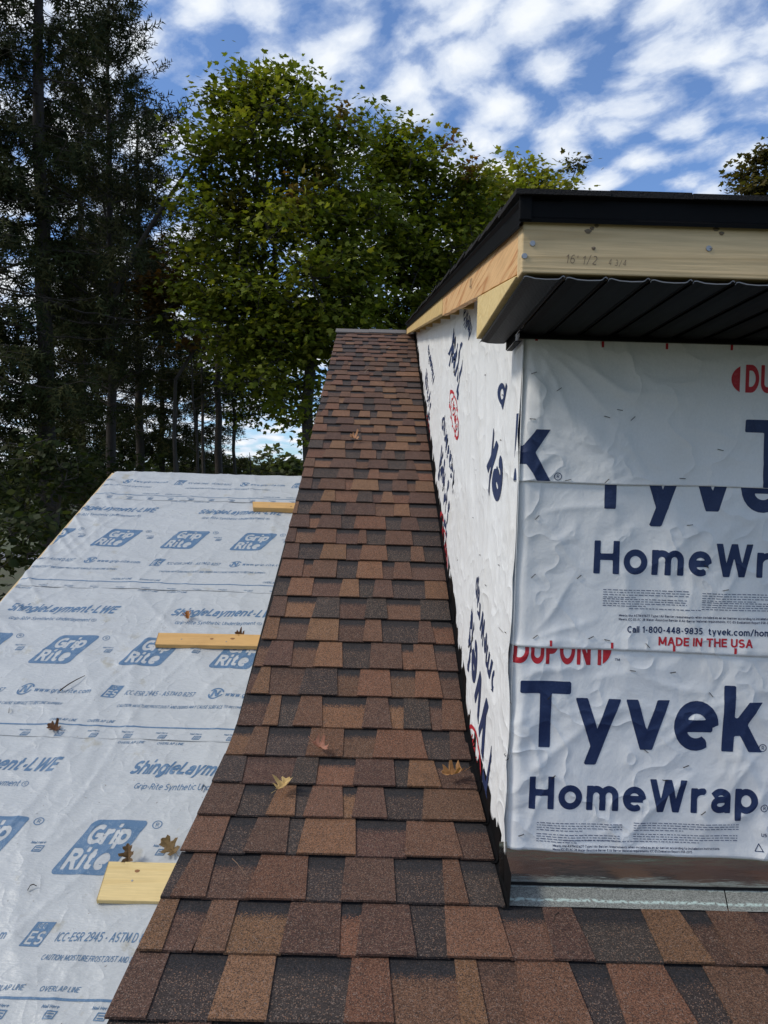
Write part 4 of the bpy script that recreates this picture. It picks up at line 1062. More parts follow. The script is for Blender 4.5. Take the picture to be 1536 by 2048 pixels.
    rake_piece('rake_board', Yj+.002, 6.95, .066, .062, M_PINE, .0, wob=.002, n=30)
    flat_r = lambda p, q, off: np.stack([np.full(len(p), XRK+.001-off), np.asarray(p), np.asarray(q)], -1)
    v, t, w = text2d('40', .09, .25, 20, .1); P = on_x(938, 590, XRK)
    decal('pencil_writing', v, t, ((P[1], P[2]+.012), (-.032, -.006), (0, .026)), flat_r, .0006, M_PENCIL, ply)
    # end block that closes the soffit
    yb = YW+.085
    v = [(x, y, z) for x in (XRK-.003, XRK+.03) for y, z in ((YF+.03, ZS+.003), (YF+.03, rake_top(YF+.03)-.078), (yb, ZS+.003), (yb, rake_top(yb)-.079))]
    bevel(mk('end_block', v, BOXF, M_PLANK, d), .0015)
    # roof sheathing, lookouts
    v = []
    for Y in (YF+.002, 7.0):
        for x in (XRK+.0202, xe): v += [(x, Y, rake_top(Y)-.006), (x, Y, rake_top(Y)+.004)]
    mk('roof_sheathing', v, BOXF, M_SHEATH, d)
    for Y in (2.35, 2.75, 3.2, 3.75, 4.4, 5.1, 5.9):
        v = [(x, y, rake_top(y)+q) for x in (XRK+.0205, XR-.002) for y in (Y, Y+.038) for q in (-.062, -.0065)]
        mk('lookout_block', v, BOXF, M_PINE, d)
    # drip edges
    prof = [(YF-.0025, zft-.014), (YF-.0085, zft-.018), (YF-.0095, zft-.013), (YF-.0045, zft-.008), (YF-.0045, zft+.018), (YF-.0105, zft+.022), (YF-.0105, zft+.0255), (YF+.06, zft+.0255+.0135)]
    v = [(x, a, b) for x in (XRK-.006, xe) for a, b in prof]; n = len(prof)
    mk('drip_edge', v, [(i, i+1, n+i+1, n+i) for i in range(n-1)], M_BLACK, d)
    prof = [(XRK-.001, -.006), (XRK-.006, -.009), (XRK-.0068, -.004), (XRK-.002, .001), (XRK-.002, .026), (XRK-.0075, .030), (XRK-.0075, .0330), (XRK+.06, .0335)]
    v = [(a, Y, rake_top(Y)+b) for Y in (YF-.008, 2.9, 6.96) for a, b in prof]
    mk('drip_edge', v, [(k*n+i, (k+1)*n+i, (k+1)*n+i+1, k*n+i+1) for k in range(2) for i in range(n-1)], M_BLACK, d)
    v, f = box(XRK-.0075, XRK+.012, YF-.0112, YF-.0035, zft-.016, zft+.0235); bevel(mk('drip_corner', v, f, M_BLACK, d), .002)
    # black shingles: their butts show along the eave and the rake
    rr = random.Random(4); parts = []
    zr = lambda Y: rake_top(Y)+.0340
    for k in range(44):
        Y0 = YF-.016+.140*k+(.004 if k else 0); Y1 = Y0+.17
        x = XRK-.0125+rr.uniform(-.003, .002)
        while x < xe+.3:
            w = rr.uniform(.12, .34) if k < 4 else 3.0; h = .0068+rr.choice([0, .0, .0014])+rr.uniform(-.0006, .0006)
            dy = rr.uniform(-.004, .003); x1 = min(x+w, xe+.35)
            parts.append(hexa([(xx, yy, zr(yy)+zz+(.0065 if yy == Y0+dy else .0)) for xx in (x, x1-.0008) for yy in (Y0+dy, Y1) for zz in (0.0 if k else -.001, h)]))
            x = x1
    v, f = join(parts); mk('roof_shingle_courses', v, f, M_DARKSH, d, kind='stuff')
    # vented soffit: ribbed vinyl panels, cut edge showing at the front
    pitch = float(on_y(1205, 556, YF)[0]-on_y(1120, 549, YF)[0])
    prof = lambda: [(0, 0), (.0015, .0035), (.006, .0042), (pitch*.28, .0012), (pitch*.55, .0003), (pitch*.82, .0010), (pitch-.0085, .0022), (pitch-.0052, .0056), (pitch-.0030, .0060), (pitch-.0008, .0040)]
    x = XRK+.004; k = 0
    z0 = ZS-.007
    while x < xe:
        y1 = YW+.083 if k == 0 else YW-.013
        pr = prof(); v = []
        for y in (YF+.003, y1):
            for a, b in pr: v.append((x+a, y, z0+b))
            for a, b in pr: v.append((x+a, y, z0+b+.0011))
        n = len(pr); f = []
        for i in range(n-1):
            f += [(i, 2*n+i, 2*n+i+1, i+1), (n+i, n+i+1, 3*n+i+1, 3*n+i)]
        f += [(0, n, 3*n, 2*n), (n-1, 2*n+n-1, 3*n+n-1, 2*n-1)]
        o = mk('soffit_panel', v, f, M_VENT if k == 0 else M_VINYL, d, smooth=False)
        c = [(x+a, YF+.0022, z0+b-.0001) for a, b in pr]+[(x+a, YF+.0022, z0+b+.0013) for a, b in pr]+[(x+a, YF+.0034, z0+b-.0001) for a, b in pr]
        mk('cut_edge', c, [(i, i+1, n+i+1, n+i) for i in range(n-1)]+[(i+1, i, 2*n+i, 2*n+i+1) for i in range(n-1)], M_VEDGE, o)
        x += pitch; k += 1
    # trim that receives the panels at the wall, turning the corner
    L = lambda x0, x1, y0, y1: join([box(x0, x1, y0, y1, ZS-.030, ZS-.0275), box(x0, x1, y0, y1, ZS-.0075+.012, ZS-.005+.012)])
    v, f = join([box(XR-.012, xe, YW-.0185, YW-.0165, ZS-.012, ZS+.006), box(XR-.012, xe, YW-.0164, YW-.0075, ZS-.0135, ZS-.0118)]); mk('wall_trim', v, f, M_BLACK, d)
    v, f = join([box(XR-.0225, XR-.0205, YW-.0185, YW+.085, ZS-.020, ZS+.004), box(XR-.0204, XR-.008, YW-.0164, YW+.085, ZS-.0215, ZS-.0196)]); bevel(mk('wall_trim', v, f, M_BLACK, d), .0006)
build_dormer()

# ------------------------------------------------------------------ planks, leaves and twigs lying on the roofs
def under_pt(px, py, h=0.0):
    P = on_p(px, py, K2); return P[0], P[1]/CT, h
def up_xyz(x, s, h): return (x, s*CT-h*ST, -K2+s*ST+h*CT)
def plank(label, x0, x1, s0, s1, t, m, skew=0.0, slant=0.0):
    """a board lying along the slope contours on the underlayment"""
    o = (x0, s0*CT, -K2+s0*ST+.004)
    base = .0085; nx = 10; v = []
    for i in range(nx):
        x = x0+(x1-x0)*i/(nx-1); dz = .0004*math.sin(i*1.7)
        sk = skew*(x-x0)
        for s, h, sh in ((s0, base, 0), (s0, base+t, 0), (s1, base+t+dz, slant), (s1, base, slant)):
            v.append(up_xyz(x+(sh if i == 0 else 0), s+sk, h))
    f = []
    for i in range(nx-1):
        a, b = 4*i, 4*i+4
        f += [(a+k, b+k, b+(k+1) % 4, a+(k+1) % 4) for k in range(4)]
    f += [(3, 2, 1, 0), tuple(4*(nx-1)+k for k in range(4))]
    ob = mk('wooden_plank', v, f, m, None, o); bevel(ob, .0016)
    rg = random.Random(int(s0*1000))
    for k in range(3):
        x = x0+(x1-x0)*(.18+.30*k)+rg.uniform(-.02, .02); s = s0+(s1-s0)*rg.uniform(.3, .7)+skew*(x-x0); an = np.linspace(0, 6.283, 9)[:-1]
        v = [up_xyz(x+.0035*math.cos(q), s+.0035*math.sin(q), base+t+.0009) for q in an]+[up_xyz(x+.004*math.cos(q), s+.004*math.sin(q), base+t-.001) for q in an]
        mk('nail_head', v, [tuple(range(8))]+[(8+i, 8+(i+1) % 8, (i+1) % 8, i) for i in range(8)], M_STEEL, ob)
    for k in range(2):
        x = x0+(x1-x0)*rg.uniform(.1, .8); s = s0+(s1-s0)*rg.uniform(.2, .8)+skew*(x-x0); r = rg.uniform(.005, .009)
        v = [up_xyz(x+1.5*r*math.cos(q)*(1+.2*math.sin(3*q)), s+r*math.sin(q), base+t+.0007) for q in an]+[up_xyz(x, s, base+t+.0010)]
        mk('knot', v, [(i, (i+1) % 8, 8) for i in range(8)], M_KNOT, ob)
    return tag(ob, label, 'plank', 'planks nailed across the underlayment')
def planks():
    S_ = lambda px, py: under_s(px, py); X_ = lambda px, py: under_x(px, py)
    p1 = plank('narrow orange plank highest up the underlayment, under the brown roof edge', X_(507, 1026), -.385, S_(545, 1027), S_(545, 1027)+.089, .034, M_PLANK2, 0, -.02)
    p2 = plank('long orange plank lying halfway up over the printed logos', X_(310, 1302), -.385, S_(410, 1301), S_(410, 1301)+.093, .022, M_PLANK2, .012, -.010)
    p3 = plank('wide pale yellow plank, nearest the viewer, beside two brown oak leaves', X_(195, 1812), -.385, S_(260, 1812), S_(260, 1812)+.140, .018, M_PLANK, 0, -.01)
    return p1, p2, p3
planks()
OAK = [(0, -.02), (.04, .10), (.16, .14), (.30, .08), (.27, .22), (.13, .30), (.30, .40), (.46, .36), (.44, .50), (.24, .56), (.16, .62), (.26, .74), (.30, .86), (.14, .86), (.06, 1.0)]
OAK = OAK+[(-x*.93, y+.02) for x, y in OAK[::-1][:-1]]
def leaf_mesh(curl, twist, seed, stem=.35):
    """a dry lobed leaf: curved blade with a midrib fold and a thin stem"""
    rg = random.Random(seed); V, F = [], []
    pts = [(x*rg.uniform(.8, 1.15), y+rg.uniform(-.02, .02)) for x, y in OAK]
    ys = [min(max(p[1], 0), 1) for p in pts]
    def lift(x, y): return curl*(x*x*2.6+.5*(y-.45)**2)+twist*x*(y-.4)+.10*abs(x)*math.sin(9*y+seed)
    n = len(pts)
    for x, y in pts: V.append((x, y, lift(x, y)))
    for y in ys: V.append((0, y*.96, lift(0, y)-.02))
    mid = [((pts[i][0])*.5, (pts[i][1]+ys[i])*.5) for i in range(n)]
    for x, y in mid: V.append((x, y, lift(x, y)+.03))
    for i in range(n-1):
        F += [(i, i+1, 2*n+i+1, 2*n+i), (2*n+i, 2*n+i+1, n+i+1, n+i)]
    b = len(V)
    for k, y in enumerate((.0, -stem*.5, -stem)):
        for a in range(3): V.append((.012*math.cos(a*2.1)+.03*k*k*.3, y, .012*math.sin(a*2.1)+.05*k*curl))
    for k in range(2):
        for a in range(3): F.append((b+3*k+a, b+3*k+(a+1) % 3, b+3*k+3+(a+1) % 3, b+3*k+3+a))
    return V, F
def frame_on(kind, px, py):
    """point on the shingles or the underlayment and the axes of that surface"""
    if kind == 'under':
        x, s, h = under_pt(px, py); return np.array(up_xyz(x, s, .010)), np.array((1, 0, 0)), np.array((0, CT, ST)), np.array((0, -ST, CT))
    r = ray(px, py); lo, hi = .5, 9.0
    for _ in range(50):
        t = (lo+hi)/2; P = r*t
        if P[2] > roof_z(P[1])+.018: lo = t
        else: hi = t
    P = r*lo; a = math.atan2(float(roof_z(P[1]+.05)-roof_z(P[1]-.05)), .1)
    return P, np.array((1, 0, 0)), np.array((0, math.cos(a), math.sin(a))), np.array((0, -math.sin(a), math.cos(a)))
def tinted(o, col, var=.25, seed=0):
    rg = np.random.RandomState(seed); n = len(o.data.vertices)
    c = np.array(col)[None]*(1+var*(rg.rand(n, 1)-.5)*2); c = np.concatenate([c, np.ones((n, 1))], 1)
    at = o.data.color_attributes.new('tint', 'FLOAT_COLOR', 'POINT'); at.data.foreach_set('color', c.astype(np.float32).ravel())
def leaf(label, kind, px, py, size, ang, col, curl=.6, twist=.3, seed=1, tilt=0.0, group='dry leaves lying on the roofs', name='fallen_leaf'):
    O, ax, ay, az = frame_on(kind, px, py)
    V, F = leaf_mesh(curl, twist, seed); V = np.array(V); V[:, 1] -= .45
    c, s = math.cos(ang), math.sin(ang); X, Y = V[:, 0]*c-V[:, 1]*s, V[:, 0]*s+V[:, 1]*c
    Zl = V[:, 2]
    ct, st_ = math.cos(tilt), math.sin(tilt)
    Y, Zl = Y*ct-Zl*st_, Y*st_+Zl*ct
    Zl = Zl-Zl.min()
    P = O+size*(X[:, None]*ax+Y[:, None]*ay+Zl[:, None]*az)
    o = mk(name, P, F, M_DRY, None, O, smooth=False); tinted(o, col, .3, seed)
    return tag(o, label, 'leaf', group)
def twig(label, kind, pts, rad, col=(.035, .025, .018), name='twig'):
    P = []
    for k, (px, py) in enumerate(pts):
        O, ax, ay, az = frame_on(kind, px, py); P.append(O+az*(rad+(.006 if 0 < k < len(pts)-1 else 0)))
    V, F = [], []
    for k, p in enumerate(P):
        r = rad*(1-.6*k/(len(P)-1))
        for a in range(5): V.append(p+r*(math.cos(a*1.2566)*ay+math.sin(a*1.2566)*az))
    for k in range(len(P)-1):
        for a in range(5): F.append((5*k+a, 5*k+(a+1) % 5, 5*k+5+(a+1) % 5, 5*k+5+a))
    F += [(4, 3, 2, 1, 0), tuple(5*(len(P)-1)+a for a in range(5))]
    o = mk(name, V, F, M_DRY, None, P[0], smooth=True); tinted(o, col, .2)
    return tag(o, label, 'twig', 'twigs and bits of bark on the roofs')
leaf('yellowish tan oak leaf on the brown shingles near the bend', 'shingle', 564, 1572, .060, -.5, (.52, .36, .15), .75, .5, 2)
leaf('pinkish brown curled leaf on the brown shingles with a long stem', 'shingle', 639, 1494, .056, -2.3, (.34, .16, .11), 1.5, .8, 5, .3)
leaf('crumpled orange brown leaf near the dormer flashing', 'shingle', 908, 1548, .068, 2.0, (.36, .19, .075), 1.1, .9, 8)
leaf('small pale leaf far up the brown shingle strip', 'shingle', 709, 878, .062, .9, (.42, .22, .12), 1.2, .8, 11, .3)
leaf('dark brown lobed leaf lying on the overlap line of the underlayment', 'under', 111, 1461, .062, 1.2, (.12, .055, .028), .9, .6, 3, .2)
leaf('brown oak leaf standing upright against the wide yellow plank', 'under', 259, 1722, .064, .15, (.14, .085, .045), 1.1, .9, 4, .55)
leaf('olive brown oak leaf touching the shingle edge above the wide yellow plank', 'under', 342, 1703, .080, .9, (.19, .125, .06), .8, .6, 6, .35)
leaf('small orange folded leaf on the underlayment between the printed lines', 'under', 376, 1239, .052, .3, (.36, .15, .05), 1.8, .9, 7, .3)
leaf('tiny brown leaf caught behind the long orange plank', 'under', 481, 1273, .05, 1.4, (.16, .075, .035), 1.4, .5, 9, .4)
twig('long dark straight twig across the printed web address', 'under', [(121, 1386), (138, 1376), (155, 1366), (171, 1356)], .0042)
twig('short curved black twig on the underlayment left of the wide yellow plank', 'under', [(57, 1785), (63, 1778), (69, 1776), (75, 1777)], .0028)
twig('black crumb of bark under the printed product line by the shingle edge', 'under', [(404, 1586), (407, 1580), (410, 1575)], .004)
twig('tiny upright splinter at the left end of the caution line', 'under', [(19, 1430), (20, 1424), (20, 1419)], .0028)
twig('black nick of bark at the right end of the long orange plank', 'under', [(492, 1292), (495, 1284), (498, 1276)], .004)
twig('small dark bent twig on the shingles below the dormer corner', 'shingle', [(1107, 1845), (1110, 1837), (1116, 1832), (1120, 1830)], .0020)
twig('pale thin pine needle slanting across a dark shingle', 'shingle', [(464, 1718), (474, 1732), (484, 1746), (497, 1758)], .0011, (.22, .14, .09))
twig('light wisp of stem on the strip halfway up to the ridge', 'shingle', [(729, 747), (733, 743), (737, 739)], .004, (.45, .38, .30))
twig('pale grey wisp of stem on the strip just below the ridge', 'shingle', [(773, 697), (777, 695), (781, 697)], .004, (.30, .30, .32))

# ------------------------------------------------------------------ trees
def skeleton(nodes, root, fork, rng, bend=.25):
    """connect every twig node to the growing tree; returns positions, parent index, radius"""
    P = [np.array(root), ]; par = [-1]
    steps = 6
    for k in range(1, steps+1):
        P.append(np.array(root)+(np.array(fork)-np.array(root))*k/steps+np.array([rng.normal(0, .05), rng.normal(0, .05), 0])); par.append(len(P)-2)
    order = np.argsort(np.linalg.norm(nodes-np.array(fork), axis=1))
    A = np.zeros((len(nodes)*4+50, 3)); n = len(P); A[:n] = P; depth = np.zeros(len(A)); 
    depth[:n] = np.arange(n)*.1
    for i in order:
        q = nodes[i]; d = q-A[3:n]; L = np.linalg.norm(d, axis=1)
        cost = L*(1.0+.9*np.clip(-d[:, 2]/np.maximum(L, 1e-6)+.15, 0, 1))+.10*depth[3:n]
        j = int(np.argmin(cost))+3; m = max(1, min(3, int(np.linalg.norm(q-A[j])/.55)))
        prev = j; a = A[j].copy()
        for k in range(1, m+1):
            t = k/m; p = a+(q-a)*t
            if k < m: p = p+np.array([0, 0, .10*math.sin(math.pi*t)*np.linalg.norm(q-a)])+rng.normal(0, .04, 3)
            if n >= len(A): break
            A[n] = p; par.append(prev); depth[n] = depth[prev]+np.linalg.norm(p-A[prev]); prev = n; n += 1
    A = A[:n]; r = np.zeros(n); ch = np.zeros(n, int)
    for i in range(n-1, 0, -1):
        if ch[i] == 0: r[i] = .0055**2.35
        r[par[i]] += r[i]; ch[par[i]] += 1
    return A, np.array(par), r**(1/2.35)
def limb_mesh(name, A, par, rad, sides=5, keep=None):
    i = np.array([k for k in range(1, len(A)) if keep is None or keep(k)]); a, b = A[par[i]], A[i]
    ra, rb = np.minimum(rad[par[i]], rad[i]*1.35+.002), rad[i]
    t = b-a; L = np.linalg.norm(t, axis=1, keepdims=True); t = t/np.maximum(L, 1e-6)
    u = np.cross(t, np.where(np.abs(t[:, 2:3]) < .9, [[0, 0, 1.]], [[1., 0, 0]])); u /= np.linalg.norm(u, axis=1, keepdims=True); w = np.cross(t, u)
    an = np.arange(sides)*2*math.pi/sides
    ring = np.cos(an)[None, :, None]*u[:, None]+np.sin(an)[None, :, None]*w[:, None]
    V = np.stack([a[:, None]+ring*ra[:, None, None], b[:, None]+ring*rb[:, None, None]], 1).reshape(-1, 3)
    base = np.arange(len(i))[:, None, None]*2*sides; k = np.arange(sides)
    q = np.stack([k, (k+1) % sides, sides+(k+1) % sides, sides+k], -1)[None]
    F = (base+q).reshape(-1, 4)
    return fast_mesh(name, V, np.full(len(F), 4), F.ravel())
def spray(name, pos, tmpl, tris, size, nrm, tip, cols, rng, curl=.0):
    """place a leaf template at every pos; nrm = leaf normal, tip = leaf direction"""
    n = len(pos); tip = tip-nrm*np.sum(tip*nrm, 1, keepdims=True); tip /= np.linalg.norm(tip, axis=1, keepdims=True)+1e-9
    side = np.cross(tip, nrm)
    T = np.asarray(tmpl, float); V = pos[:, None]+size[:, None, None]*(T[None, :, 0:1]*side[:, None]+T[None, :, 1:2]*tip[:, None]+T[None, :, 2:3]*nrm[:, None])
    F = (np.arange(n)[:, None, None]*len(T)+np.asarray(tris)[None]).reshape(-1)
    me = fast_mesh(name, V.reshape(-1, 3), np.full(n*len(tris), len(tris[0])), F)
    at = me.color_attributes.new('tint', 'FLOAT_COLOR', 'POINT'); c = np.repeat(np.concatenate([cols, np.ones((n, 1))], 1), len(T), 0)
    at.data.foreach_set('color', c.astype(np.float32).ravel()); return me
_ml = [(0, -.05), (.20, .02), (.42, .10), (.33, .26), (.52, .46), (.28, .50), (.17, .56), (.16, .76), (0, 1.0)]
_ml = _ml+[(-x, y) for x, y in _ml[-2:0:-1]]
MAPLE_T = [(0, .32, .0)]+[(x, y, -.16*abs(x)-.10*max(0, y-.5)) for x, y in _ml]
MAPLE_F = [(0, 1+k, 1+(k+1) % len(_ml)) for k in range(len(_ml))]
OVAL_T = [(0, 0, 0), (.28, .3, -.05), (.3, .6, -.06), (0, 1, -.1), (-.3, .6, -.06), (-.28, .3, -.05)]
OVAL_F = [(0, 1, 2), (0, 2, 3), (0, 3, 4), (0, 4, 5)]
def blob_nodes(blobs, D, n, rng, depth=1.0, shell=.55):
    """points in a union of ellipsoids given by their outline in the photograph at distance D"""
    C = []; R_ = []
    for x, y, rx, ry in blobs:
        P = on_y(x, y, D); C.append(P); k = D/F_PX; R_.append((rx*k, min(rx, ry)*k*depth*1.1, ry*k))
    C, R_ = np.array(C), np.array(R_); w = np.prod(R_, 1)**.8; w /= w.sum()
    out = []
    while len(out) < n:
        i = rng.choice(len(C), p=w); u = rng.normal(size=3); u /= np.linalg.norm(u); r = rng.rand()**(1/3)
        r = r**(1-shell) if shell else r
        p = C[i]+u*r*R_[i]; out.append(p)
    out = np.array(out)
    # gather the twigs into boughs: flat, tilted sprays with air between them
    m = max(8, n//13); b = out[:m]; k = rng.randint(0, m, n-m); s = D/F_PX*float(np.median([min(a[2], a[3]) for a in blobs]))
    sp = np.clip(rng.normal(size=(n-m, 3)), -1.35, 1.35)*np.array([.40, .40, .20])*s; tilt = rng.normal(0, .35, (m, 2))
    sp[:, 2] += sp[:, 0]*tilt[k, 0]+sp[:, 1]*tilt[k, 1]
    return np.concatenate([b, b[k]+sp])
def broadleaf(name, label, px, D, blobs, n_nodes, per, size, cols, seed, fork_px, group, tmpl=MAPLE_T, tris=MAPLE_F, tips=None, clump=.24, bark=None, depth=1.0):
    rng = np.random.RandomState(seed)
    nodes = blob_nodes(blobs, D, n_nodes, rng, depth)
    base = on_y(px, 977, D); base = np.array([base[0], D, GROUND-.05]); fork = on_y(fork_px[0], fork_px[1], D)
    A, par, rad = skeleton(nodes, base, fork, rng); rad = np.maximum(rad*1.25, .005); rad[:7] = np.maximum(rad[:7], .075-.006*np.arange(7))
    t = thing(name, label, 'tree', tuple(base), group)
    link('trunk', limb_mesh('trunk', A, par, rad, 7, lambda k: rad[k] > .028 or k <= 6), bark or M_BARK, t, smooth=True)
    link('branches', limb_mesh('branches', A, par, rad, 4, lambda k: rad[k] <= .028 and k > 6), bark or M_BARK, t, smooth=True, kind='stuff')
    # leaves hang in layered clumps about the twigs
    m = len(nodes); k = np.repeat(np.arange(m), per); N_ = len(k)
    cl = rng.normal(size=(m, 3))*.25+np.array([0, 0, 1]); cl /= np.linalg.norm(cl, axis=1, keepdims=True)
    off = rng.normal(size=(N_, 3))*np.array([clump, clump, clump*.42])
    pos = nodes[k]+off
    nr = cl[k]+rng.normal(size=(N_, 3))*.42+np.array([0, -.25, 0]); nr /= np.linalg.norm(nr, axis=1, keepdims=True)
    cen = nodes.mean(0); outw = pos-cen; outw /= np.linalg.norm(outw, axis=1, keepdims=True)+1e-9
    tip = outw+off*2.0+rng.normal(size=(N_, 3))*.5+np.array([0, 0, -.7])
    tone = (.75+.5*rng.rand(m))[k]*(.8+.4*rng.rand(N_))
    ci = np.clip((rng.rand(m)[k]*.7+rng.rand(N_)*.3), 0, .999); base_c = np.array(cols); seg = ci*(len(cols)-1); i0 = seg.astype(int); f = (seg-i0)[:, None]
    c = base_c[i0]*(1-f)+base_c[np.minimum(i0+1, len(cols)-1)]*f
    c = c*tone[:, None]
    if tips is not None:                               # autumn colour on some boughs
        for (x, y, rad_px, tc) in tips:
            P = on_y(x, y, D); d = np.linalg.norm((pos-P)[:, [0, 2]], axis=1)/(rad_px*D/F_PX); wgt = np.clip(1.25-d, 0, 1)[:, None]*(rng.rand(N_, 1) < .85)
            c = c*(1-wgt)+np.array(tc)*tone[:, None]*wgt
    link('crown', spray('crown', pos, tmpl, tris, size*(.5+.85*rng.rand(N_)), nr, tip, c, rng), M_LEAF, t, kind='stuff')
    return t
GREENS = [(.082, .112, .016), (.125, .155, .019), (.182, .198, .026), (.235, .222, .034)]
G1 = 'maples growing behind the house'
broadleaf('maple_tree', 'tall broad green maple filling the middle behind the shingle strip', 612, 15.0,
    [(500, 310, 90, 140), (590, 330, 130, 170), (672, 340, 75, 150), (455, 480, 90, 130), (600, 540, 150, 160), (570, 590, 90, 90), (585, 730, 110, 110), (540, 720, 70, 70), (540, 835, 60, 45), (670, 620, 90, 120), (700, 480, 60, 110),
     (488, 215, 30, 65), (575, 215, 45, 52), (655, 240, 50, 50), (716, 275, 36, 50), (420, 400, 40, 80), (590, 640, 80, 80), (437, 275, 35, 45), (440, 620, 60, 80), (640, 840, 70, 60), (520, 640, 70, 80)],
    2700, 13, .128, GREENS, 21, (625, 690), G1, tips=[(690, 220, 32, (.17, .085, .025)), (640, 380, 40, (.16, .10, .02)), (480, 420, 36, (.15, .11, .02)), (600, 430, 30, (.18, .09, .025))])
broadleaf('maple_tree', 'rounder green maple just right of the tall one, with a red tinged top', 800, 17.0,
    [(840, 330, 52, 66), (800, 420, 70, 110), (785, 570, 80, 120), (890, 460, 75, 120), (880, 580, 60, 90), (770, 300, 40, 55), (905, 325, 26, 50), (940, 380, 40, 60)],
    1400, 12, .135, GREENS, 22, (800, 650), G1, tips=[(908, 300, 34, (.17, .05, .025)), (935, 350, 26, (.15, .06, .025)), (835, 275, 20, (.10, .08, .02))])
broadleaf('maple_tree', 'olive green maple rising behind the sloping rake board of the dormer', 960, 19.5,
    [(1000, 410, 75, 62), (1062, 345, 30, 40), (940, 520, 85, 110), (1000, 480, 80, 60), (1085, 400, 40, 40), (1060, 385, 45, 40)],
    900, 12, .145, GREENS[1:]+[(.10, .095, .02)], 23, (945, 640), G1)
broadleaf('maple_tree', 'small treetop peeping over the black roof edge of the dormer', 1135, 23.0,
    [(1125, 375, 26, 32), (1140, 350, 15, 26), (1160, 388, 16, 14), (1105, 395, 25, 20)], 120, 12, .145, [(.05, .06, .018), (.085, .08, .02), (.10, .07, .02)], 24, (1125, 470), G1)
broadleaf('maple_tree', 'brownish green tree at the right edge above the black roof', 1560, 20.0,
    [(1535, 360, 45, 60), (1500, 392, 42, 20), (1570, 380, 60, 80), (1545, 312, 26, 40), (1480, 385, 16, 14)], 300, 12, .15, [(.045, .05, .014), (.075, .068, .018), (.10, .07, .022)], 25, (1550, 480), G1)
broadleaf('young_autumn_tree', 'small rusty tinted tree between the dark spruces and the tall maple', 352, 16.5,
    [(345, 560, 55, 60), (370, 640, 45, 60), (320, 600, 30, 40)], 150, 12, .14, [(.05, .045, .012), (.10, .055, .014), (.13, .06, .016)], 26, (352, 760), 'small trees among the spruces')
